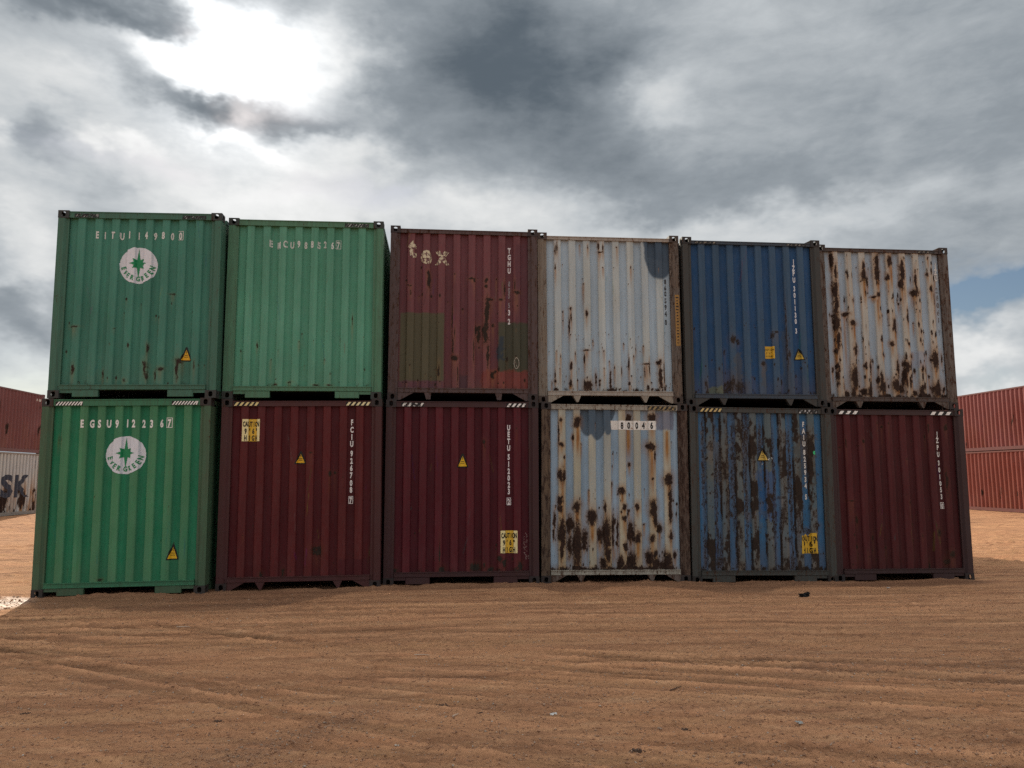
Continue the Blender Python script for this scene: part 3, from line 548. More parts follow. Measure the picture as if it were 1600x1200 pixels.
def conform(bm, surf, breaks, eps, rows=.12):
    """cut the flat print along the bends of the sheet and lay it on"""
    bmesh.ops.triangulate(bm, faces=bm.faces[:])
    us = [v.co.x for v in bm.verts]; vs = [v.co.y for v in bm.verts]
    lo, hi = min(us), max(us)
    for b in breaks:
        if lo < b < hi:
            bmesh.ops.bisect_plane(bm, geom=bm.verts[:] + bm.edges[:] + bm.faces[:], plane_co=(b, 0, 0), plane_no=(1, 0, 0), dist=1e-6)
    z0, z1 = min(vs), max(vs)
    if rows and z1 - z0 > rows:
        k = z0 + rows
        while k < z1:
            bmesh.ops.bisect_plane(bm, geom=bm.verts[:] + bm.edges[:] + bm.faces[:], plane_co=(0, k, 0), plane_no=(0, 1, 0), dist=1e-6); k += rows
    for v in bm.verts:
        v.co = surf(v.co.x, v.co.y, eps)

WHITE_P = (.72, .72, .70)
def make_container(key, cfg):
    x, y, a, tilt, z = POS[key]
    seed = cfg['seed']
    root = empty('shipping_container', (x, y, z + (.004 if key[0] == 'U' else 0)), (0, -tilt, a))
    tag(root, cfg['label'], 'shipping container', 'shipping containers stacked two high in the row')
    P = cfg['post']; drop = cfg['drop']
    frame = steel('frame_paint', P['base'], P.get('rust', .3), P.get('streak', .4), P.get('dust', .3), dustcol=P.get('dustcol'))
    castm = steel('casting_paint', tuple(.6 * c for c in P.get('cast', tuple(.7 * b + .01 for b in P['base']))), .45, .5, .3)
    # end wall
    u = wall_cols(); v = np.arange(.185, HH - .093, .022); v = np.append(v, HH - .093)
    U, V = np.meshgrid(u, v)
    Y = wall_y(U, V, seed); Rz = np.clip((Y_IN - prof_y(U)) / (Y_IN - Y_OUT), 0, 1)
    c, rust, stain = paint_fields(key, U, V, Rz, cfg, seed)
    link('end_wall', grid_mesh('end_wall', np.stack([U, Y, V], -1), {'paint': c, 'rust': rust, 'stain': stain, 'grim': np.full(U.shape, cfg.get('grim', 0.0))}), root, WALL)
    for s in (-1, 1):
        po = link('corner_post', POST[s].copy(), root, None); po.data.materials.clear()
        pm = frame
        if ('left' if s < 0 else 'right') in cfg.get('postmats', {}): pm = cfg['postmats']['left' if s < 0 else 'right']
        po.data.materials.append(pm)
        for t in (0, 1):
            co_ = link('corner_casting', CAST[(s, t)].copy(), root); co_.data.materials.append(castm)
    # header
    bm = bmesh.new(); zt = HH - drop
    prism(bm, [(.012, HH - .112), (.012, zt - .016), (.004, zt - .013), (.004, zt), (.11, zt), (.11, HH - .105)], 'x', -1.0565, 1.0565)
    link('top_rail', bm_mesh('top_rail', bm), root, cfg.get('railmat', frame))
    # sill
    bm = bmesh.new()
    prism(bm, [(.010, .126), (.004, .130), (.004, .140), (.013, .144), (.013, .184), (.004, .190), (.004, .203), (.10, .203), (.10, .126)], 'x', -1.0565, 1.0565)
    link('bottom_rail', bm_mesh('bottom_rail', bm), root, cfg.get('railmat', frame))
    for s in (-1, 1):
        if cfg['foot_kind'] == 'block':
            bm = bmesh.new()
            x0, x1 = sorted((s * .50, s * .875)); box(bm, x0, x1, .012, .07, .018, .1255); bevel(bm, .006)
            link('foot_plate', bm_mesh('foot_plate', bm), root, frame)
            bm = bmesh.new(); x0, x1 = sorted((s * .877, s * 1.0565)); box(bm, x0, x1, .020, .06, .078, .1255)
            link('corner_bracket', bm_mesh('corner_bracket', bm), root, frame)
        else:
            bm = bmesh.new(); prism(bm, [(s * 1.0565, .004), (s * 1.02, .004), (s * .80, .1255), (s * 1.0565, .1255)], 'y', .014, .05)
            link('gusset', bm_mesh('gusset', bm), root, frame)
            bm = bmesh.new(); w1, w2 = (.055, .034) if cfg['foot_kind'] == 'peg' else (.07, .012)
            prism(bm, [(s * .575 - w1, .1255), (s * .575 + w1, .1255), (s * .575 + w2 + .01, .016), (s * .575 - w2 + .01, .016)], 'y', .01, .09)
            link('foot', bm_mesh('foot', bm), root, frame)
        if s in cfg.get('top_gusset', ()):
            bm = bmesh.new(); prism(bm, [(s * 1.0565, zt + .0005), (s * .945, zt + .0005), (s * 1.0565, HH - .006)], 'y', .01, .10)
            link('gusset', bm_mesh('gusset', bm), root, frame)
        for nm, dd, mm in (('side_wall', SIDE, cfg['sidemat']), ('side_rail', RAIL_LO, frame), ('side_rail', RAIL_HI, frame)):
            o = link(nm, dd[s].copy(), root); o.data.materials.append(mm)
    for nm, me, mm in (('roof', ROOF, ROOFM), ('floor', FLOOR, DARK), ('rear_wall', REAR, cfg['sidemat'])):
        o = link(nm, me.copy(), root); o.data.materials.append(mm)

    # ---- print on the wall
    def surf(uu, vv, eps):
        return (uu, float(wall_y(uu, vv, seed)) - eps, vv)
    def flat(uu, vv, eps):
        return (uu, .012 - eps, vv)
    under = cfg['base']
    def put(name, bm, mat, eps=.004, parent=root, s=surf, rows=.12):
        conform(bm, s, BREAKS if s is surf else [], eps, rows)
        return link(name, bm_mesh(name, bm), parent, mat)
    def strokes(name, chars, h, mat, cond=.62, boxlast=False):
        for ch, uu, vv in chars:
            bm = bmesh.new(); add_char(bm, ch, uu, vv, h, cond * (.86 if ch in 'MW' else 1), -math.pi / 2 if cfg.get('turned') and (ch, uu, vv) != chars[-1] else 0.0); put('serial_character', bm, mat)
        if boxlast:
            bm = bmesh.new(); ch, uu, vv = chars[-1]; add_frame(bm, uu, vv, h * .74, h * 1.26, .008); put('check_digit_frame', bm, mat)
    for skey, h, col, wear, boxed in cfg.get('serial', []):
        strokes('serial_number', SERIAL[skey], h, decal_mat('number_paint', col, under, wear), cfg.get('cond', .60), boxed)
    # emblem
    if key in EMBLEM:
        eu, ev, ru, rv = EMBLEM[key]
        disc = decal_mat('emblem_white', (.68, .71, .78), under, .12); gr = decal_mat('emblem_green', (.02, .24, .10), (.7, .7, .72), .22)
        bm = bmesh.new(); rs = random.Random(seed)
        add_poly(bm, [(eu + ru * math.cos(i * math.pi / 32) * rs.uniform(.985, 1.01), ev + rv * math.sin(i * math.pi / 32) * rs.uniform(.985, 1.01)) for i in range(64)])
        em = put('round_emblem', bm, disc, .003)
        bm = bmesh.new(); pts = []
        for i in range(16):
            an = i * math.pi / 8
            r = (.84 if i % 8 == 4 else .46 if i % 8 == 0 else .40) if i % 2 == 0 else .23
            pts.append((eu + ru * r * math.cos(an), ev + .03 + rv * r * math.sin(an)))
        c0 = (eu, ev + .03)
        for i in range(16): add_poly(bm, [c0, pts[i], pts[(i + 1) % 16]])
        put('star', bm, gr, .0055, em)
        for i, ch in enumerate('EVERGREEN'):
            bm = bmesh.new(); an = R(196 + i * (344 - 196) / 8)
            add_char(bm, ch, eu + ru * .78 * math.cos(an), ev + .02 + rv * .78 * math.sin(an), .078, .82, an + math.pi / 2)
            put('emblem_letter', bm, gr, .0055, em)
    # warning triangle
    if key in TRI:
        u0, v0, u1, v1 = TRI[key]; cu_ = (u0 + u1) / 2
        bm = bmesh.new(); add_poly(bm, [(u0, v0), (u1, v0), (cu_ + .012, v1), (cu_ - .012, v1)])
        tri = put('warning_sticker', bm, decal_mat('sticker_black', (.012, .012, .012), under, .05), .004)
        bm = bmesh.new(); d = .017
        add_poly(bm, [(u0 + d * 1.5, v0 + d), (u1 - d * 1.5, v0 + d), (cu_, v1 - d * 2.4)])
        yf = put('yellow_face', bm, decal_mat('sticker_yellow', cfg.get('yellow', (.70, .42, .02)), (.10, .08, .05), .12), .0055, tri)
        bm = bmesh.new(); hh = v1 - v0
        for k, ww in ((.40, .050), (.27, .062)):
            x0 = cu_ - ww / 2
            for q in range(5): add_poly(bm, [(x0 + q * ww / 5, v0 + hh * k), (x0 + (q + .7) * ww / 5, v0 + hh * k), (x0 + (q + .7) * ww / 5, v0 + hh * k + .013), (x0 + q * ww / 5, v0 + hh * k + .013)])
        add_ribbon(bm, [(cu_ + .006, v0 + hh * .74), (cu_ - .006, v0 + hh * .64), (cu_ + .005, v0 + hh * .63), (cu_ - .004, v0 + hh * .53)], .007)
        put('print', bm, decal_mat('sticker_black', (.02, .018, .012), (.6, .36, .02), .15), .007, tri)
    # height sticker
    for (u0, v0, u1, v1) in CAUTION.get(key, []):
        bm = bmesh.new()
        if key == 'L5': add_poly(bm, [(u0, v0), (u1 - .01, v0 + .004), (u1 - .02, v1), (u0 + .17, v1 - .005), (u0 + .135, v1 - .06), (u0 + .09, v1 - .02), (u0 + .06, v1 - .055), (u0 + .01, v1 - .04)])
        else: add_poly(bm, [(u0, v0), (u1, v0), (u1, v1), (u0, v1)])
        cs = put('height_sticker', bm, cfg['stickermat'], .004)
        w = u1 - u0; h = v1 - v0; cu_ = (u0 + u1) / 2
        pm_ = decal_mat('print_black', (.010, .010, .010), (.45, .35, .1), .0)
        def add_string(_, ln, u, v, hh, cond, track):
            for i, ch in enumerate(ln):
                bm = bmesh.new(); add_char(bm, ch, u + (i - (len(ln) - 1) / 2) * hh * track, v, hh, cond); put('sticker_character', bm, pm_, .006, cs)
        bm = None
        if key == 'U5':
            for k, ln in ((.74, 'CAUTION'), (.46, "9'6\""), (.2, 'HIGH')): add_string(bm, ln, cu_, v0 + h * k, .032, .5, .66 if k > .6 else .8)
        else:
            add_string(bm, 'CAUTION', cu_, v0 + h * (.79 if key != 'L5' else .73), .082, .46, w / .082 / 7.6)
            add_string(bm, "9'6\"", cu_, v0 + h * .47, .085, .6, .62)
            add_string(bm, 'HIGH', cu_, v0 + h * .16, .085, .52, .62)
    # hazard strips on the header
    for (u0, u1, light, wear, n, dz) in cfg.get('hazard', []):
        z0_, z1_ = HH - .106 + dz, HH - .046 - max(0, drop - .03) + dz * .6
        bm = bmesh.new(); add_poly(bm, [(u0, z0_), (u1, z0_), (u1, z1_), (u0, z1_)])
        hs = put('hazard_strip', bm, decal_mat('strip_black', (.014, .013, .013), P['base'], wear * .6), .0022, root, flat)
        w = (u1 - u0) / n; sl = (z1_ - z0_) * .7
        lm_ = decal_mat('strip_light', light, (.02, .018, .017), wear)
        for q in range(n):
            x0 = u0 + q * w + .004
            if x0 + w * .5 + sl > u1: sl2 = max(0, u1 - x0 - w * .5)
            else: sl2 = sl
            bm = bmesh.new()
            add_poly(bm, [(x0, z0_ + .003), (x0 + w * .5, z0_ + .003), (x0 + w * .5 + sl2, z1_ - .003), (x0 + sl2, z1_ - .003)])
            put('stripe', bm, lm_, .0038, hs, flat)
    for fn in cfg.get('extras', []): fn(root, put, under, seed)
    return root
# ------------------------------------------------------------------ the twelve containers
def fixed(key, i): return RECTS[key][i]
WHT = (.78, .78, .76); YEL = (.72, .60, .28)
GREEN_SIDE = steel('green_side', (.03, .14, .07), .25); RED_SIDE = steel('red_side', (.10, .03, .03), .25)
WHITE_SIDE = steel('white_side', (.40, .42, .44), .3); BLUE_SIDE = steel('blue_side', (.03, .07, .16), .3)
def sticker_faded():
    m, t, bs = new_mat('height_sticker_faded')
    co = t.coord('Object'); sp = t.node('ShaderNodeSeparateXYZ'); t.put(sp.inputs[0], co)
    n = t.noise(co, 40, 5, .65); n2 = t.noise(t.mapv(co, (1, 1, .1)), 70, 4)
    c = t.mix(t.rng(sp.outputs[1], .040, .056), (.76, .66, .34), (.68, .42, .02))
    c = t.mix(t.rng(n2, .52, .72, 0, .6), c, (.76, .64, .28))
    c = t.mix(t.rng(n, .64, .70), c, (.25, .16, .08))
    t.put(bs.inputs['Base Color'], c); bs.inputs['Roughness'].default_value = .5
    return m
STICK_FADED = sticker_faded()
STICK_YEL = decal_mat('height_sticker_yellow', (.62, .38, .03), (.08, .07, .05), .28)

def x_u3(root, put, under, seed):
    # worn cream lettering and a chalk loop
    cream = decal_mat('cream_lettering', (.62, .56, .40), under, .62)
    for ch, (uu, vv), hh, cd in zip('tex', TEX, (.33, .33, .33), (.78, .84, .84)):
        bm = bmesh.new(); add_char(bm, ch, uu, vv + .05, hh, cd); put('side_letter', bm, cream)
    u, v, ru, rv = OVAL
    bm = bmesh.new()
    add_ribbon(bm, [(u + ru * math.sin(a) - .01 * math.cos(a * .5), v + rv * math.cos(a)) for a in [i * math.pi / 10 for i in range(0, 21)]], .007)
    add_ribbon(bm, [(u + .015, v - rv * .8), (u - .02, v + .02)], .006)
    put('chalk_mark', bm, decal_mat('chalk', (.45, .42, .36), under, .5))
def x_u4(root, put, under, seed):
    # faded yellow warning strip on the right post, its print almost gone
    def post_face(uu, vv, eps): return (uu, .004 - eps, vv)
    bm = bmesh.new(); add_poly(bm, [(1.128, .98), (1.205, .98), (1.205, 1.86), (1.128, 1.86)])
    st = put('post_sticker', bm, decal_mat('post_yellow', (.34, .19, .05), (.20, .12, .07), .45), .002, root, post_face)
    pm_ = decal_mat('post_print', (.03, .02, .015), (.30, .17, .05), .45); rs = random.Random(8)
    for k in range(16):
        bm = bmesh.new(); v = 1.02 + k * .052; w = rs.choice((.03, .04, .05))
        add_poly(bm, [(1.166 - w / 2, v), (1.166 + w / 2, v), (1.166 + w / 2, v + .012 + rs.random() * .02), (1.166 - w / 2, v + .012 + rs.random() * .02)])
        put('print_mark', bm, pm_, .0035, st, post_face)
def x_l3(root, put, under, seed):
    bm = bmesh.new(); u = 1.005; v = .77
    rs = random.Random(4)
    for k in range(4):
        vv = v - k * .09
        add_ribbon(bm, [(u + .03 * math.sin(i * 1.1 + k), vv - .016 * i + .02 * math.cos(i * 1.7 + k)) for i in range(6)], .006)
    add_char(bm, '1', u + .01, .415, .075, .5); add_char(bm, '0', u + .052, .415, .06, .6)
    def s2(uu, vv, eps): return (uu, float(wall_y(uu, vv, seed)) - eps, vv)
    put('chalk_mark', bm, decal_mat('chalk_red', (.30, .20, .19), under, .5))
def x_l4(root, put, under, seed):
    u0, v0, u1, v1 = fixed('L4', 2)
    bm = bmesh.new(); add_poly(bm, [(u0 + .02, v0), (u1, v0), (u1, v1), (u0, v1)])
    lab = put('number_plate', bm, decal_mat('plate_white', (.78, .76, .72), (.26, .10, .03), .30), .003)
    pm_ = decal_mat('plate_black', (.012, .012, .012), (.4, .25, .12), .0)
    for ch, uu, vv in SERIAL['L4']:
        bm = bmesh.new(); add_char(bm, ch, uu, vv, .112, .62); put('serial_character', bm, pm_, .005, lab)
    bm = bmesh.new(); ru = .375
    add_ribbon(bm, [(ru - .02, 1.72), (ru + .02, 1.68), (ru - .02, 1.64), (ru + .02, 1.60)], .006)
    add_ribbon(bm, [(ru + .03 * math.cos(a), 1.50 + .045 * math.sin(a)) for a in [i * .6 for i in range(11)]], .006)
    add_ribbon(bm, [(ru + .03 * math.cos(a), 1.39 + .045 * math.sin(a)) for a in [i * .6 for i in range(9)]], .006)
    put('chalk_mark', bm, decal_mat('chalk_pale', (.55, .57, .58), under, .5))
def x_l5(root, put, under, seed):
    u, v = GREEN_DOT
    bm = bmesh.new(); add_poly(bm, [(u + .027 * math.cos(i * math.pi / 10), v + .031 * math.sin(i * math.pi / 10)) for i in range(20)])
    put('round_sticker', bm, decal_mat('sticker_green', (.05, .50, .20), (.05, .3, .12), .1))
    tu0, tv0, tu1, tv1 = TRI['L5']
    bm = bmesh.new(); add_poly(bm, [(tu1 + .03, tv0 + .05), (tu1 + .075, tv0 + .03), (tu1 + .06, tv0 + .085)]); add_poly(bm, [(tu1 - .01, tv0 + .01), (tu1 + .012, tv0 + .05), (tu1 - .03, tv0 + .03)])
    add_poly(bm, [(tu0 + .08, tv0 - .06), (tu0 + .1, tv0 - .055), (tu0 + .092, tv0 - .03)])
    put('torn_paper', bm, flat_mat('torn_white', (.6, .58, .55)), .008)

WP = steel('post_white_rusty', (.20, .18, .155), .45, .6, .5, rustcol=(.06, .03, .015), dustcol=(.20, .14, .08))
WR = steel('post_orange_rust', (.135, .115, .10), .52, .7, .5, rustcol=(.035, .021, .015), dustcol=(.15, .085, .045))
W4 = steel('post_deep_rust', (.085, .060, .047), .62, .7, .5, rustcol=(.034, .018, .013), dustcol=(.11, .058, .032))

def make_all():
    make_container('U1', dict(seed=11, label='faded green container with white round star emblem and number EITU1149800, at the top left', base=(.056, .195, .145), rib=(.076, .215, .165), ribamt=.35,
        post=dict(base=(.05, .15, .105), rust=.34, cast=(.06, .075, .075)), drop=.014, foot_kind='block', foot=.12, sidemat=GREEN_SIDE, blobmax=.62, grim=.6, stain=.25,
        serial=[('U1', .115, (.60, .62, .60), .16, True)], yellow=(.75, .42, .02), spots=[(24, .2, 1.6, .006, .018, False)], bottom_rust=.35,
        hazard=[(-.98, -.62, (.30, .33, .32), .72, 9, 0), (.62, .98, (.30, .33, .32), .76, 9, 0)]))
    make_container('U2', dict(seed=12, label='pale mint green container without any emblem, numbered EMCU9885267', base=(.085, .275, .185), rib=(.115, .30, .21), ribamt=.5,
        post=dict(base=(.075, .20, .12), rust=.33, cast=(.05, .07, .065)), drop=.02, foot_kind='block', foot=.1, sidemat=GREEN_SIDE, blobmax=.7, stain=.3,
        serial=[('U2', .115, (.58, .62, .59), .42, True)], spots=[(16, .2, 1.2, .005, .014, False)], bottom_rust=.4,
        hazard=[(.60, .98, (.32, .36, .34), .66, 8, 0)]))
    r = RECTS['U3']
    make_container('U3', dict(seed=13, grim=.7, blobmax=.66, label='faded maroon container with olive repair patches and worn cream letters', base=(.120, .042, .050), rib=(.160, .060, .066), ribamt=.7,
        post=dict(base=(.085, .055, .055), rust=.5, streak=.6, cast=(.055, .04, .042)), drop=.046, foot_kind='peg', foot=.15, sidemat=RED_SIDE, stain=.3,
        patches=[(*r[0], (.085, .083, .050), .1, .93), (*r[1], (.058, .062, .042), .1, .95), (*r[2], (.10, .05, .065), .2, .7), (*r[3], (.19, .045, .032), .6, .6), (*r[4], (.10, .04, .05), .5, .7), (*r[5], (.028, .04, .055), 1.2, .85), (*r[6], (.075, .04, .05), .1, .8)],
        serial=[('U3', .095, (.72, .70, .72), .1, False), ('U3f', .09, (.26, .22, .24), .52, False)], spots=[(60, .25, 2.3, .005, .02, False)], bottom_rust=.35, extras=[x_u3]))
    r = RECTS['U4']
    make_container('U4', dict(seed=14, label='white container with a dark blue paint patch at its top right corner', base=(.35, .445, .525), rib=(.42, .46, .45), ribamt=.8,
        post=dict(base=(.30, .26, .21), rust=.42, cast=(.11, .08, .065)), postmats={'left': WP, 'right': WR}, railmat=steel('rail_white_rusty', (.36, .33, .29), .42, .5, .4, rustcol=(.09, .04, .015)),
        drop=.055, foot_kind='fang', foot=.12, sidemat=WHITE_SIDE, stain=.8,
        ellcol=(.055, .085, .125),
        serial=[('U4', .09, (.03, .03, .035), .35, False)], spots=[(70, .2, 1.2, .004, .011, False), (25, .9, 2.6, .004, .008, False), (14, .2, .5, .012, .03, True)], bottom_rust=.7, extras=[x_u4]))
    r = RECTS['U5']
    make_container('U5', dict(seed=15, cond=.56, label='dark blue container numbered JZPU 301130 with small yellow sticker beside its warning triangle', base=(.022, .068, .160), rib=(.046, .086, .142), ribamt=.95,
        post=dict(base=(.042, .045, .043), rust=.36, streak=.5, cast=(.035, .036, .038)), railmat=steel('rail_blue', (.04, .06, .085), .35),
        drop=.058, foot_kind='fang', foot=.22, sidemat=BLUE_SIDE, stain=.15, blobmax=.56, grim=.8, top_gusset=(1,), stickermat=STICK_YEL, yellow=(.55, .38, .05),
        patches=[(*r[0], (.13, .15, .09), .6, .7), (-.36, .3, -.21, .9, (.075, .085, .10), .8, .75), (.1, .3, .2, .72, (.075, .085, .10), .8, .7), (.5, .25, .62, 1.3, (.05, .07, .10), .6, .5)],
        serial=[('U5', .092, (.74, .76, .80), .14, False)], spots=[(70, .2, 1.5, .005, .02, True)], bottom_rust=.5, edge_rust=.35,
        hazard=[(-1.0, -.62, (.30, .28, .23), .62, 5, 0), (.62, .98, (.25, .25, .22), .62, 5, 0)]))
    r = RECTS['U6']
    make_container('U6', dict(seed=16, grim=.1, spotlen=6.0, label='grey white container with tan ribs and heavy rust streaks, topmost at the right end', base=(.30, .375, .45), rib=(.385, .375, .335), ribamt=1.0,
        post=dict(base=(.11, .095, .085), rust=.55, streak=.7, dustcol=(.16, .105, .07), cast=(.06, .045, .045)), railmat=steel('rail_dark', (.07, .055, .05), .5),
        drop=.052, foot_kind='fang', foot=.25, sidemat=WHITE_SIDE, stain=1.0, top_gusset=(1,),
        patches=[(*r[0], (.26, .30, .37), .1, .8)],
        serial=[('U6', .105, (.66, .66, .64), .3, False), ('U6d', .10, (.13, .10, .09), .55, False)],
        spots=[(200, .2, 2.75, .005, .020, True), (40, .2, 1.0, .012, .035, True)], spotpow=1.15, bottom_rust=.9, edge_rust=.45,
        hazard=[(.66, .98, (.2, .19, .16), .6, 4, 0)]))
    make_container('L1', dict(seed=21, label='bright green container with white round star emblem and number EGSU9122367, at the bottom left', base=(.024, .190, .098), rib=(.075, .225, .115), ribamt=.85,
        post=dict(base=(.055, .125, .070), rust=.33, dust=.5, dustcol=(.075, .085, .055), cast=(.055, .052, .05)), railmat=steel('rail_green', (.04, .17, .09), .28),
        drop=.014, foot_kind='block', foot=.12, sidemat=GREEN_SIDE, blobmax=.6, stain=.2, serial=[('L1', .12, (.80, .80, .78), .04, True)], yellow=(.78, .47, .02),
        spots=[(14, .2, 2.4, .004, .01, False)], bottom_rust=.15, hazard=[(-1.03, -.64, (.80, .80, .77), .08, 9, 0), (.64, 1.03, (.80, .80, .77), .08, 9, 0)]))
    make_container('L2', dict(seed=22, grim=.8, label='maroon container with a yellow height sticker at its upper left, numbered FCIU 926708', base=(.066, .010, .013), rib=(.100, .020, .020), ribamt=.8,
        post=dict(base=(.062, .016, .017), rust=.26, cast=(.045, .035, .036)), drop=.03, foot_kind='fang', foot=.04, sidemat=RED_SIDE, blobmax=.62, stain=.1, stickermat=STICK_FADED,
        patches=[(*RECTS['L2'][0], (.065, .012, .016), .1, .7)],
        serial=[('L2', .092, (.80, .78, .77), .08, True)], yellow=(.76, .44, .02), spots=[(20, .2, 2.2, .004, .012, False)], bottom_rust=.25,
        hazard=[(-1.04, -.66, YEL, .25, 5, 0), (.66, 1.04, (.76, .68, .40), .18, 5, 0)]))
    make_container('L3', dict(seed=23, grim=1.0, label='maroon container with a yellow height sticker at its lower right, numbered UETU 512023', base=(.064, .009, .015), rib=(.100, .019, .025), ribamt=.75,
        post=dict(base=(.045, .015, .018), rust=.36, cast=(.04, .032, .035)), drop=.022, foot_kind='block', foot=.04, sidemat=RED_SIDE, blobmax=.7, stain=.1, stickermat=STICK_FADED,
        serial=[('L3', .092, (.82, .78, .80), .06, True)], yellow=(.80, .50, .02), spots=[(24, .2, 1.2, .004, .013, False)], bottom_rust=.5,
        hazard=[(-.98, -.62, (.82, .80, .76), .62, 4, 0), (.70, 1.02, (.85, .83, .80), .40, 4, 0)], extras=[x_l3]))
    r = RECTS['L4']
    make_container('L4', dict(seed=24, spotlen=4.0, label='white container with large brown rust holes along its lower half and a white number plate', base=(.26, .36, .46), rib=(.41, .38, .28), ribamt=.85,
        post=dict(base=(.13, .10, .085), rust=.55, streak=.7, cast=(.05, .042, .042)), postmats={'left': steel('post_tan_dark', (.10, .07, .05), .55, .6, .5, rustcol=(.035, .02, .015), dustcol=(.17, .11, .06)), 'right': W4},
        railmat=steel('rail_white_pitted', (.34, .32, .27), .50, .6, .5, rustcol=(.06, .028, .014)), drop=.03, foot_kind='fang', foot=.2, sidemat=WHITE_SIDE, stain=1.0,
        ellcol=(.075, .11, .15), patches=[(*r[1], (.16, .17, .23), .3, .85)],
        spots=[(70, .2, 1.5, .005, .016, False), (30, .2, 2.6, .004, .010, False)], bottom_rust=1.0,
        hazard=[(.55, 1.03, (.30, .22, .10), .45, 6, 0)], extras=[x_l4]))
    r = RECTS['L5']
    make_container('L5', dict(seed=25, grim=.6, cond=.62, label='scuffed blue container with bare rusted ribs, numbered FAIU 825934, with a torn yellow sticker', base=(.040, .125, .245), rib=(.090, .118, .128), ribamt=1.0,
        post=dict(base=(.048, .054, .050), rust=.45, streak=.7, dust=.5, cast=(.03, .03, .03)), drop=.03, foot_kind='block', foot=.3, sidemat=BLUE_SIDE, stain=.25, blobmax=.50, stickermat=STICK_YEL, yellow=(.62, .44, .10),
        patches=[(*r[0], (.018, .080, .235), 1.8, .6), (*r[1], (.012, .055, .16), .8, .7), (-.95, 1.7, -.55, 2.4, (.11, .12, .11), 3.0, .45), (-.3, .9, .0, 2.5, (.10, .11, .11), 3.0, .4), (.6, 1.6, .9, 2.45, (.07, .065, .055), 3.0, .6)],
        serial=[('L5', .088, (.74, .72, .68), .26, False)], spots=[(280, .2, 2.4, .005, .018, True)], spotpow=1.2, bottom_rust=.8, edge_rust=.9, noise_rust=.9,
        hazard=[(-1.04, -.66, (.60, .46, .20), .3, 5, -.004), (.66, 1.0, (.55, .55, .55), .68, 5, -.004)], extras=[x_l5]))
    make_container('L6', dict(seed=26, cond=.56, label='dark maroon container without stickers, numbered JZPU 301053, at the bottom right end', base=(.058, .012, .014), rib=(.080, .018, .020), ribamt=.7,
        post=dict(base=(.040, .018, .020), rust=.30, cast=(.034, .030, .034)), drop=.022, foot_kind='block', foot=.04, sidemat=RED_SIDE, blobmax=.8, stain=.1,
        serial=[('L6', .088, (.76, .74, .72), .1, True)], spots=[(36, .2, 2.6, .004, .014, False)], bottom_rust=.3,
        hazard=[(-1.03, -.66, (.86, .85, .82), .32, 3, 0), (.62, 1.03, (.86, .85, .82), .28, 3, 0)]))
make_all()

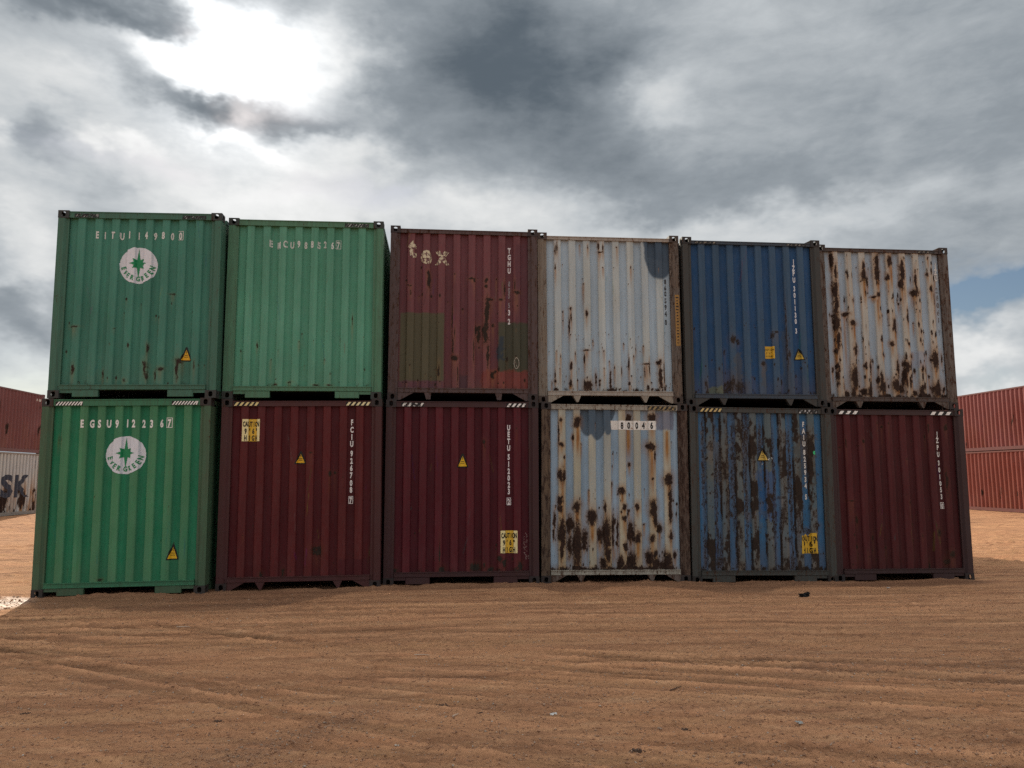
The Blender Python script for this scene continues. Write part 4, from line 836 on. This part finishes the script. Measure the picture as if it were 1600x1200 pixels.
# ------------------------------------------------------------------ far rows, long sides towards the yard
def far_container(loc, sx, cfg):
    """sx: which local side faces the yard"""
    seed = cfg['seed']
    root = empty('shipping_container', loc)
    tag(root, cfg['label'], 'shipping container', cfg['group'])
    frame = steel('far_frame', cfg['frame'], cfg.get('rust', .25), .4, .3)
    pts = side_profile(0, .20, LEN - .40)
    s_, d_ = [], []
    for (s0, d0), (s1, d1) in zip(pts[:-1], pts[1:]):
        for k in (0, .5): s_.append(s0 + (s1 - s0) * k); d_.append(d0 + (d1 - d0) * k)
    s_.append(pts[-1][0]); d_.append(pts[-1][1]); s_ = np.array(s_); d_ = np.array(d_)
    v = np.linspace(.16, HH - .085, 48); S, V = np.meshgrid(s_, v); Dp = np.broadcast_to(d_, S.shape)
    bend = (fbm(S * 1.2, V * .9, seed, 2) - .5) * .02
    c = np.ones(S.shape + (3,)) * np.array(cfg['base'])
    c = mixc(c, cfg.get('fade', cfg['base']), np.clip(fbm(S * .8, V * .7, seed + 4, 3) * 2 - .6, 0, 1))
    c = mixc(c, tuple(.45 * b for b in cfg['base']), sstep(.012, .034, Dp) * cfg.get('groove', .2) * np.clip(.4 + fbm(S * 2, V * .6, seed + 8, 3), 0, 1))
    rust = np.clip((fbm(S * 3.4, V * 1.1, seed + 5, 4, .6) - cfg['rth']) * 5, 0, .8) * sstep(cfg['rtop'], cfg['rtop'] - 1.2, V)
    stain = np.clip((fbm(S * 5, V * .8, seed + 6, 3) - .42) * 3, 0, 1) * cfg['stain'] * sstep(2.2, .6, V)
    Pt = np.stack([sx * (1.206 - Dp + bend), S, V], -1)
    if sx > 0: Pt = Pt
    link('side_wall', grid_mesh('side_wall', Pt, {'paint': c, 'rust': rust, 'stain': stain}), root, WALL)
    o = link('side_wall', SIDE[-sx].copy(), root); o.data.materials.append(frame)
    for s in (-1, 1):
        for z0, z1 in ((.012, .165), (HH - .09, HH - .022)):
            bm = bmesh.new(); x0, x1 = sorted((s * 1.12, s * 1.213)); box(bm, x0, x1, .201, LEN - .201, z0, z1)
            link('side_rail', bm_mesh('side_rail', bm), root, frame)
        for y0 in (0, LEN - .2):
            bm = bmesh.new(); x0, x1 = sorted((s * 1.06, s * 1.215)); box(bm, x0, x1, y0 + .004, y0 + .196, .1185, HH - .1185)
            link('corner_post', bm_mesh('corner_post', bm), root, frame)
            for t in (0, 1):
                m2 = CAST[(s, t)].copy()
                if y0: m2.transform(Matrix.Translation((0, LEN, 0)) @ Matrix.Scale(-1, 4, (0, 1, 0))); m2.flip_normals()
                o = link('corner_casting', m2, root); o.data.materials.append(frame)
    for y0 in (.06, LEN - .12):
        bm = bmesh.new(); n = 36
        pp = [(-1.06 + 2.12 * i / n, y0 + (.03 if (i // 2) % 2 else 0)) for i in range(n + 1)]
        lo = [bm.verts.new((a, b, .12)) for a, b in pp]; hi = [bm.verts.new((a, b, HH - .1)) for a, b in pp]
        for i in range(n): bm.faces.new((lo[i], lo[i + 1], hi[i + 1], hi[i]))
        link('end_wall', bm_mesh('end_wall', bm), root, frame)
    for nm, x0, x1, z0, z1, mm in (('roof', -1.118, 1.118, HH - .04, HH - .036, ROOFM), ('floor', -1.118, 1.118, .13, .16, DARK)):
        bm = bmesh.new(); box(bm, x0, x1, .1, LEN - .1, z0, z1); link(nm, bm_mesh(nm, bm), root, mm)
    return root, pts
def side_surf(pts, sx):
    ss = np.array([p[0] for p in pts]); dd = np.array([p[1] for p in pts])
    return lambda s, v, eps: (sx * (1.206 - float(np.interp(s, ss, dd)) + eps), s, v)

LX, LY, LZ = -19.7 - 1.219, 27.55, .0
c1, pts = far_container((LX, LY, LZ), 1, dict(seed=41, label='rusty white container with big black letters SK on its side, far left', group='containers in the far left stack',
    groove=.75, base=(.47, .49, .50), fade=(.52, .52, .49), frame=(.30, .28, .25), rust=.4, rth=.44, rtop=2.0, stain=.8))
navy = decal_mat('letter_navy', (.03, .04, .065), (.45, .44, .42), .18); lgrey = decal_mat('letter_grey', (.10, .10, .11), (.45, .44, .42), .3)
def side_char(nm, ch, s, v, h, cond, mat):
    bm = bmesh.new(); add_char(bm, ch, s, v, h, cond); conform(bm, side_surf(pts, 1), [p[0] for p in pts], .006, 0)
    link(nm, bm_mesh(nm, bm), c1, mat)
side_char('side_letter', 'S', 9.46, 1.40, 1.04, 1.55, navy); side_char('side_letter', 'K', 10.74, 1.40, 1.04, 1.25, navy)
for i, ch in enumerate('227'): side_char('serial_character', ch, 11.80, 2.50 - i * .15, .12, .8, lgrey)
c2, pts2 = far_container((LX, LY, LZ + HH + .004), 1, dict(seed=42, label='brick red container resting on the white one, far left', group='containers in the far left stack',
    base=(.17, .062, .06), fade=(.20, .085, .085), frame=(.18, .085, .085), rth=.62, rtop=3, stain=.1))
bm = bmesh.new()
for i in range(3): add_poly(bm, [(11.50 + i * .15, 2.52), (11.58 + i * .15, 2.52), (11.60 + i * .15, 2.64), (11.52 + i * .15, 2.64)])
for i in range(4): add_poly(bm, [(11.98, 2.25 - i * .16), (12.03, 2.25 - i * .16), (12.03, 2.34 - i * .16), (11.98, 2.34 - i * .16)])
conform(bm, lambda s, v, e: (1.213 + e, s, v) if s > 11.95 else side_surf(pts2, 1)(s, v, e), [p[0] for p in pts2], .006, 0)
link('marking', bm_mesh('marking', bm), c2, decal_mat('mark_pale', (.6, .55, .5), (.17, .06, .06), .3))
RX, RY, RZ = 26.35 + 1.219, 28.2, .03
far_container((RX, RY, RZ), -1, dict(seed=43, label='rust red container standing on the ground under its twin, far right', group='containers in the far right stack',
    base=(.24, .062, .045), fade=(.27, .085, .07), frame=(.23, .085, .07), rth=.66, rtop=2.5, stain=.1))
far_container((RX, RY, RZ + HH + .004), -1, dict(seed=44, label='rust red container on top of its twin, its roof edge against the sky, far right', group='containers in the far right stack',
    base=(.23, .062, .052), fade=(.26, .085, .08), frame=(.21, .075, .07), rth=.66, rtop=2.5, stain=.1))
# ------------------------------------------------------------------ ground
_gx, _gz = [], []
for k in ('L1', 'L2', 'L3', 'L4', 'L5', 'L6'):
    x, y, a, t, z = POS[k]
    _gx += [x - 1.15, x + 1.15]; _gz += [z - t * 1.15, z + t * 1.15]
_gx = [-200, -17.0, -9.0] + _gx + [11.0, 24.0, 200]; _gz = [-.005, -.005, -.03] + _gz + [-.03, .025, .025]
def macro(x, y):
    g = np.interp(x, _gx, _gz)
    return g * sstep(5.5, 10.5, y)
RUTS = [(10.9, -.01, .001, .22, .8, .6), (10.3, .03, -.002, .24, 1, .8), (9.75, -.03, 0, .22, .8, .5), (9.2, -.06, .004, .26, 1, .9), (8.75, -.10, .0, .24, .9, .4), (8.3, -.17, .01, .24, 1, .8),
        (7.85, -.22, .0, .22, .8, .6), (7.4, -.30, .012, .26, 1.1, .9), (6.95, -.33, .0, .22, .9, .5), (6.5, -.36, .02, .26, 1.1, .8), (6.15, -.42, .0, .20, .9, .4), (5.75, -.46, .03, .24, 1, .8), (5.35, -.52, .02, .2, .8, .5),
        (8.0, -.36, .0, .22, 1, .7), (7.6, -.52, .02, .24, 1, .8), (7.3, .04, -.03, .22, .8, .7), (6.9, -.10, -.02, .2, .7, .5), (5.0, -.30, .0, .2, .9, .6), (9.0, .12, -.01, .2, .7, .6), (8.4, .16, -.012, .2, .6, .4)]
def ground_fields(X, Y):
    near = sstep(45, 16, np.abs(X)) * sstep(-12, 0, Y) * sstep(48, 26, Y)
    foot = sstep(12.55, 12.9, Y) * sstep(-6.2, -5.7, X) * sstep(9.3, 8.8, X) * sstep(25.2, 24.4, Y)
    h = np.zeros_like(X); tone = np.zeros_like(X)
    wx = (fbm(X * .25, Y * .25, 301, 3) - .5) * 1.6; wy = (fbm(X * .22 + 9, Y * .22, 302, 3) - .5) * 1.2
    fam = [(-.05, sstep(6.6, 8.6, Y + wy), 311), (-.40, sstep(9.0, 7.0, Y + wy) * (1 - .55 * sstep(5.8, 4.8, Y + wx)), 312), (-.72, sstep(6.6, 5.0, Y + wx * .7), 313), (.10, sstep(8.0, 10.0, Y + wx), 314)]
    for sl, wgt, sd_ in fam:
        n = math.hypot(1, sl); al = (X + sl * Y) / n; ac = (Y - sl * X) / n + wy * .10
        st = fbm(al * .13, ac * 8.0, sd_, 5, .62) - .5
        fine = fbm(al * .5, ac * 30, sd_ + 20, 3, .6) - .5
        h = h + wgt * (st * .009 + fine * .004); tone = tone + wgt * (st * .8 + fine * .3)
        # ribbed tread prints inside some of the wheel tracks
        lane = fbm(al * .12, ac * 1.9, sd_ + 40, 2)
        m = sstep(.60, .70, lane) * sstep(.35, .6, fbm(al * .5, ac * .6, sd_ + 41, 2))
        k = np.sin(al * 2 * math.pi / .085 + 2.2 * np.sin(ac * 2 * math.pi / .22))
        h = h + wgt * m * k * .0022; tone = tone + wgt * m * k * .12
    lump = fbm(X * 5, Y * 5, 331, 4, .6)
    clod = np.clip(fbm(X * 17, Y * 17, 332, 3, .55) - .57, 0, 1) * np.clip(fbm(X * 1.1, Y * 1.1, 333, 3) * 2.4 - .55, 0, 1)
    h = h + (lump - .5) * .007 + clod * .10 + (fbm(X * 21, Y * 19, 335, 2, .7) - .5) * .010
    # single wheel ruts: pressed floor, raised lips, ribbed print
    for y0, a, b, w, dp_, tr in RUTS:
        yc = y0 + a * X + b * X * X + (fbm(X * .35, X * 0 + y0, 371, 2) - .5) * .12
        n = np.sqrt(1 + (a + 2 * b * X) ** 2); d = (Y - yc) / n
        fade = np.clip(fbm(X * .45, X * 0 + y0 * 3, 372, 2) * 2.6 - .7, 0, 1)
        floor_ = sstep(w * .62, w * .42, np.abs(d)); lip = np.exp(-((np.abs(d) - w * .62) / (w * .16)) ** 2)
        rib_ = np.sin(X * 2 * math.pi / .075 + np.sign(d) * d * 28) * floor_ * tr
        h = h + fade * (-.011 * floor_ + .009 * lip + .0025 * rib_) * dp_
        tone = tone + fade * (-.30 * floor_ + .28 * lip + .10 * rib_) * dp_
    # gravelly ridge that crosses the foreground
    def seg(x0, y0, x1, y1, w):
        t = np.clip(((X - x0) * (x1 - x0) + (Y - y0) * (y1 - y0)) / ((x1 - x0) ** 2 + (y1 - y0) ** 2), 0, 1)
        d = np.hypot(X - x0 - t * (x1 - x0), Y - y0 - t * (y1 - y0)) + (fbm(X * 3, Y * 3, 337, 3) - .5) * w
        return np.exp(-(d / w) ** 2)
    grav = np.clip(seg(-.55, 5.95, -1.25, 5.0, .16) + .8 * seg(3.4, 7.0, 5.6, 6.6, .5) + .5 * seg(-1.7, 5.05, -1.0, 5.3, .16) + .35 * seg(1.2, 6.2, .4, 6.0, .2), 0, 1)
    h = h + grav * ((fbm(X * 26, Y * 26, 341, 2) - .5) * .03 + .006)
    # soil swept up against the boxes, darker strip at their foot
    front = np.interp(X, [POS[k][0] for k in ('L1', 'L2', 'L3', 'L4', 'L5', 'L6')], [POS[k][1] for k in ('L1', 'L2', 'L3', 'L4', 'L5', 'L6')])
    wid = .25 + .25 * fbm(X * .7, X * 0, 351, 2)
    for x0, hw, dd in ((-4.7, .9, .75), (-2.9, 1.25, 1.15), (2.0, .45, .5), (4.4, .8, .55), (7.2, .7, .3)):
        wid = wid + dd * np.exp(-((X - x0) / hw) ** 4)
    base_dark = sstep(.09, -.09, (front - Y) - wid * (.8 + .4 * fbm(X * 1.1, Y * .4, 353, 2))) * sstep(-6.1, -5.6, X) * sstep(9.2, 8.8, X) * sstep(25, 24, Y)
    h = h + .045 * np.exp(-((front - .03 - Y) / .16) ** 2) * np.clip(fbm(X * 2.1, Y * 1.2, 357, 3) * 2 - .6, 0, 1)
    pale = sstep(.3, -.1, np.hypot((X + 6.25 - .25 * (Y - 11)) / .55, (Y - 11.0) / 1.0) - .75 + (fbm(X * 2.5, Y * 2.5, 361, 3) - .5) * .6)  # area of the sun glint on packed dirt, painted paler and made glossier
    far_ = sstep(12.5, 15, Y)
    h = h * (1 + 1.6 * far_)
    h = h * near * (1 - foot) - foot * .02
    return macro(X, Y) + h, tone * near, grav, base_dark, pale
def ar(a, b, s): return list(np.arange(a, b - s * .5, s))
gx = np.array([-3000, -1200, -500, -220, -110, -60] + ar(-40, -23, .6) + ar(-23, -7, .14) + ar(-7, 7.5, .027) + ar(7.5, 15, .09) + ar(15, 27, .2) + ar(27, 40, .6) + [40, 60, 110, 220, 500, 1200, 3000.])
gy = np.array([-3000, -1200, -500, -220, -110, -60] + ar(-40, -3, 1.0) + ar(-3, 4.1, .25) + ar(4.1, 7.5, .0165) + ar(7.5, 12.6, .032) + ar(12.6, 22, .10) + ar(22, 40, .22) + ar(40, 46, .8) + [46, 60, 110, 220, 500, 1200, 3000.])
def build_ground():
    X, Y = np.meshgrid(gx, gy)
    Z, tone, grav, base_dark, pale = ground_fields(X, Y)
    me = grid_mesh('ground', np.stack([X, Y, Z], -1), {'tone': tone, 'grav': grav, 'base_dark': base_dark, 'pale': pale})
    for p in me.polygons: pass
    me.polygons.foreach_set('use_smooth', np.ones(len(me.polygons), bool))
    m, t, bs = new_mat('red_dirt')
    co = t.coord('Object')
    tone = t.attr('tone'); gr = t.attr('grav'); bdark = t.attr('base_dark'); glint = t.attr('pale')
    n1 = t.noise(co, .55, 5, .55); n2 = t.noise(co, 3.2, 6, .6); n3 = t.noise(t.mapv(co, (.75, 1, 1)), 36, 6, .68); n4 = t.noise(co, 120, 4, .7)
    streak = t.noise(t.mapv(co, (.25, 2.6, 1), rot=(0, 0, R(8))), 2.2, 6, .6)
    c = t.mix(t.rng(n1, .3, .7), GROUND_A, GROUND_B)
    c = t.mix(t.rng(streak, .40, .70, 0, .75), c, GROUND_C)
    st2 = t.noise(t.mapv(co, (.10, 1.5, 1), (3, 8, 0), (0, 0, R(4))), 2.6, 7, .62)
    sepg = t.node('ShaderNodeSeparateXYZ'); t.put(sepg.inputs[0], co)
    away = t.rng(sepg.outputs[1], 11, 15)
    c = t.mix(t.math('MULTIPLY', t.rng(st2, .47, .62), t.math('MULTIPLY_ADD', away, .40, .35)), c, (.52, .285, .145))
    c = t.mix(t.math('MULTIPLY', t.rng(st2, .47, .36), t.math('MULTIPLY_ADD', away, .45, .50)), c, (.235, .110, .060))
    st3 = t.noise(t.mapv(co, (.45, 1.5, 1), (1, 5, 0), (0, 0, R(16))), 4.0, 7, .66)
    c = t.mix(t.rng(st3, .52, .66, 0, .55), c, (.27, .135, .078))
    c = t.mix(t.rng(st3, .46, .34, 0, .45), c, (.56, .33, .19))
    c = t.mix(t.rng(n2, .50, .75, 0, .5), c, GROUND_D)
    v = t.math('ADD', t.math('MULTIPLY', tone, .75), t.math('ADD', t.math('MULTIPLY', t.math('SUBTRACT', n3, .5), .8), t.math('MULTIPLY', t.math('SUBTRACT', n4, .5), .75)))
    hsv = t.node('ShaderNodeHueSaturation'); t.put(hsv.inputs['Color'], c); t.put(hsv.inputs['Value'], t.math('ADD', v, 1.0))
    c = hsv.outputs[0]
    c = t.mix(t.math('MULTIPLY', gr, t.rng(n3, .40, .62, 0, .5), clamp=True), c, (.19, .12, .088))
    c = t.mix(t.math('MULTIPLY', bdark, .55), c, (.12, .062, .042))  # darkens the strip along the box fronts
    c = t.mix(t.math('MULTIPLY', glint, t.rng(n3, .40, .58, 0, .28), clamp=True), c, (.42, .33, .26))  # sun glint partly painted in as a paler dirt colour
    sp = t.noise(co, 75, 2, .5)
    c = t.mix(t.rng(sp, .72, .76, 0, .6), c, (.05, .03, .022))
    c = t.mix(t.rng(t.noise(t.mapv(co, (1, 1, 1), (4, 7, 1)), 62, 2, .5), .725, .75, 0, .6), c, (.50, .40, .32))
    t.put(bs.inputs['Base Color'], c)
    t.put(bs.inputs['Roughness'], t.math('SUBTRACT', .95, t.math('MULTIPLY', glint, .47)))
    t.put(bs.inputs['Specular IOR Level'], t.math('MULTIPLY_ADD', glint, .22, .10))
    hgt = t.math('ADD', t.math('MULTIPLY', n3, .7), t.math('MULTIPLY', n4, .35))
    t.put(bs.inputs['Normal'], t.bump(hgt, 1.0, .03))
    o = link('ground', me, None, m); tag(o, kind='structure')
GROUND_A, GROUND_B, GROUND_C, GROUND_D = (.51, .250, .130), (.47, .238, .130), (.58, .315, .170), (.38, .186, .104)
build_ground()

def gz(x, y):
    return float(ground_fields(np.array([[x]], float), np.array([[y]], float))[0][0, 0])

# loose stones
def build_gravel():
    rs = np.random.RandomState(5); P = []; S = []
    def add(x, y, s):
        P.append((x, y)); S.append(s)
    def line(x0, y0, x1, y1, w, n, s0, s1):
        t = rs.rand(n); r = rs.randn(n) * w
        L = math.hypot(x1 - x0, y1 - y0); nx, ny = -(y1 - y0) / L, (x1 - x0) / L
        for a, b, s in zip(t, r, rs.rand(n)): add(x0 + a * (x1 - x0) + nx * b, y0 + a * (y1 - y0) + ny * b, s0 * (s1 / s0) ** (s ** 2.2))
    line(-.55, 5.95, -1.25, 4.9, .10, 900, .003, .010); line(-1.8, 5.0, -.9, 5.3, .12, 350, .003, .009)
    line(3.2, 7.1, 5.8, 6.5, .35, 900, .003, .011); line(1.4, 6.3, .3, 5.9, .16, 350, .003, .009)
    n = 34000; u = rs.rand(n); yy = 4.4 + 7.2 * u ** 1.35; xx = (rs.rand(n) * 2 - 1) * (yy * .72) + yy * .09
    for x, y, s in zip(xx, yy, rs.rand(n)): add(x, y, .0035 * 3.2 ** (s ** 2.2))
    for x, y, s in zip(rs.uniform(-6.7, -5.75, 220), rs.uniform(10.2, 12.0, 220), rs.rand(220)): add(x, y, .006 * 4 ** (s ** 2))
    P = np.array(P); S = np.array(S); n = len(P)
    Z = ground_fields(P[:, :1], P[:, 1:2])[0][:, 0]
    base = np.array([(1, 0, 0), (-1, 0, 0), (0, 1, 0), (0, -1, 0), (0, 0, 1), (0, 0, -1)], float)
    F = np.array([(0, 2, 4), (2, 1, 4), (1, 3, 4), (3, 0, 4), (2, 0, 5), (1, 2, 5), (3, 1, 5), (0, 3, 5)])
    V = base[None] * (.6 + .8 * rs.rand(n, 6, 1)); V += (rs.rand(n, 6, 3) - .5) * .5
    an = rs.rand(n) * 6.28; c, s = np.cos(an)[:, None], np.sin(an)[:, None]
    V = np.stack([V[..., 0] * c - V[..., 1] * s, V[..., 0] * s + V[..., 1] * c, V[..., 2] * .7], -1) * S[:, None, None]
    V[..., 0] += P[:, :1]; V[..., 1] += P[:, 1:2]; V[..., 2] += (Z + S * .25)[:, None]
    me = bpy.data.meshes.new('gravel')
    f = (F[None] + 6 * np.arange(n)[:, None, None]).reshape(-1, 3)
    me.vertices.add(n * 6); me.vertices.foreach_set('co', V.reshape(-1).astype(np.float32))
    me.loops.add(f.size); me.loops.foreach_set('vertex_index', f.reshape(-1).astype(np.int32))
    me.polygons.add(len(f)); me.polygons.foreach_set('loop_start', np.arange(0, f.size, 3, dtype=np.int32)); me.update(calc_edges=True)
    m, t, bs = new_mat('loose_stone')
    w = t.noise(t.coord('Object'), 9, 3)
    vo = t.node('ShaderNodeTexVoronoi'); t.put(vo.inputs['Vector'], t.coord('Object')); vo.inputs['Scale'].default_value = 40
    sp = t.node('ShaderNodeSeparateColor'); t.put(sp.inputs[0], vo.outputs['Color'])
    c = t.ramp(sp.outputs[0], [(0, (.22, .115, .07)), (.45, (.36, .185, .105)), (.8, (.40, .24, .15)), (.95, (.34, .26, .20)), (1, (.52, .45, .38))])
    t.put(bs.inputs['Base Color'], c); bs.inputs['Roughness'].default_value = .9
    o = link('gravel', me, None, m); tag(o, 'loose gravel and grit scattered over the red dirt', kind='stuff')
build_gravel()

# ------------------------------------------------------------------ clods, scraps and sticks
CLODM = flat_mat('dark_clod', (.11, .07, .052), .95); PAPER = flat_mat('paper_scrap', (.62, .60, .57)); PALE = flat_mat('plastic_film', (.36, .36, .34), .6)
STICKM = flat_mat('bleached_stick', (.55, .42, .32)); TWIGM = flat_mat('dark_twig', (.07, .045, .035)); RUBBER = flat_mat('black_rubber', (.02, .018, .018))
def clod(i, x, y, size, label, mat=CLODM):
    rs = random.Random(70 + i); bm = bmesh.new()
    for k in range(26):
        a = rs.random() * 6.283; r = size * rs.random() ** .7; s = size * rs.uniform(.10, .26) * (1.1 - .6 * r / size)
        v = bmesh.ops.create_icosphere(bm, subdivisions=1, radius=s)['verts']
        for q in v: q.co = Vector((q.co.x * rs.uniform(.7, 1.4), q.co.y * rs.uniform(.7, 1.4), q.co.z * rs.uniform(.5, 1.0))) + Vector((r * math.cos(a) * 1.3, r * math.sin(a), s * .3 + rs.random() * size * .10))
    o = link('dirt_clod', bm_mesh('dirt_clod', bm), None, mat); o.location = (x, y, gz(x, y))
    tag(o, label, 'clod', 'dark clods lying on the dirt')
CL = ['dark crumbly clod of dirt nearest the lower left corner of the yard', 'small dark clod near the left end of the gravelly ridge', 'flat dark clod of dirt in the middle foreground',
      'dark clod beside the pale film, on its left', 'dark clod left of the pale film, closer to the viewer than its neighbour', 'dark clod at the very bottom edge of the view', None, 'tiny dark clod right of the flat middle one']
for i, ((x, y), s) in enumerate(zip(LITTER['clod'], (.036, .034, .04, .045, .045, .035, 0, .025))):
    if CL[i]: clod(i, x, y, s, CL[i])
def lump(x, y):
    bm = bmesh.new(); rs = random.Random(3)
    for k in range(7):
        v = bmesh.ops.create_icosphere(bm, subdivisions=2, radius=.022 + .022 * rs.random())['verts']; up = rs.random() * .035
        for q in v: q.co = Vector((q.co.x * 1.5, q.co.y, q.co.z * .8)) * .65 * (1 + .35 * rs.random()) + Vector(((k - 3) * .017, rs.uniform(-.03, .03), .012 + up))
    o = link('rubber_scrap', bm_mesh('rubber_scrap', bm), None, RUBBER); o.location = (x, y, gz(x, y)); o.rotation_euler = (0, 0, .2)
    tag(o, 'black lump of rubber on the dirt in front of the scuffed blue container', 'rubber scrap')
lump(*LITTER['clod'][6])
def scrap(i, x, y, w, d, mat, label):
    rs = np.random.RandomState(90 + i); n = 7
    U, V = np.meshgrid(np.linspace(-.5, .5, n), np.linspace(-.5, .5, n))
    Zs = .014 * w / .06 * rs.rand(n, n) + .02 * w * np.abs(U + V)
    Ps = np.stack([U * w + rs.randn(n, n) * w * .06, V * d + rs.randn(n, n) * d * .06, Zs + .004], -1)
    me = grid_mesh('paper_scrap', Ps, {})
    o = link('paper_scrap', me, None, mat); o.location = (x, y, gz(x, y) + .004); o.rotation_euler = (0, 0, rs.rand() * 3)
    md = o.modifiers.new('thickness', 'SOLIDIFY'); md.thickness = .0015
    tag(o, label, 'litter', 'scraps of litter on the dirt')
scrap(0, *LITTER['scrap'][0], .05, .03, PAPER, 'tiny white paper scrap lying in the foreground dirt')
scrap(1, *LITTER['scrap'][1], .04, .055, PALE, 'pale bluish crumpled film lying on the dirt at the lower right')
scrap(2, *LITTER['scrap'][2], .05, .04, PAPER, 'white paper scrap on the dirt before the dark maroon container')
scrap(3, -6.75, 14.2, .22, .10, PAPER, 'white paper lying in the sun left of the green containers')
def stick(i, x, y, L, r, ang, mat, label):
    rs = random.Random(120 + i); bm = bmesh.new(); n = 7; seg = 6; rings = []
    for k in range(n):
        t = k / (n - 1); rr = r * (1 - .55 * t)
        c = Vector(((t - .5) * L, .05 * L * math.sin(t * 3 + i) + rs.uniform(-.01, .01) * L, r + .03 * L * math.sin(t * 2.4)))
        rings.append([bm.verts.new(c + Vector((0, rr * math.cos(a), rr * math.sin(a)))) for a in [q * 2 * math.pi / seg for q in range(seg)]])
    for a, b in zip(rings[:-1], rings[1:]):
        for q in range(seg): bm.faces.new((a[q], a[(q + 1) % seg], b[(q + 1) % seg], b[q]))
    bm.faces.new(rings[0][::-1]); bm.faces.new(rings[-1])
    c = (rings[3][0].co + rings[3][3].co) / 2                      # a side shoot
    e = c + Vector((.22 * L, .18 * L, .05 * L)); s_ = [bm.verts.new(c + Vector((0, r * .5 * math.cos(a), r * .5 * math.sin(a)))) for a in (0, 2.1, 4.2)]; tip = bm.verts.new(e)
    for q in range(3): bm.faces.new((s_[q], s_[(q + 1) % 3], tip))
    bm.faces.new(s_[::-1])
    o = link('stick', bm_mesh('stick', bm), None, mat); o.location = (x, y, gz(x, y)); o.rotation_euler = (0, 0, ang)
    tag(o, label, 'stick', 'sticks lying on the dirt')
stick(0, *LITTER['stick'][0], .16, .007, -.2, STICKM, 'bleached pale stick on the dirt in front of the left maroon container')
stick(1, *LITTER['stick'][1], .15, .006, -.15, STICKM, 'bleached pale stick on open dirt in the middle of the yard')
stick(2, *LITTER['stick'][2], .07, .006, 1.0, STICKM, 'short bleached stick in the near foreground, beside small clods')
stick(3, *LITTER['stick'][3], .16, .005, .7, TWIGM, 'dark forked twig on the dirt right of the middle')
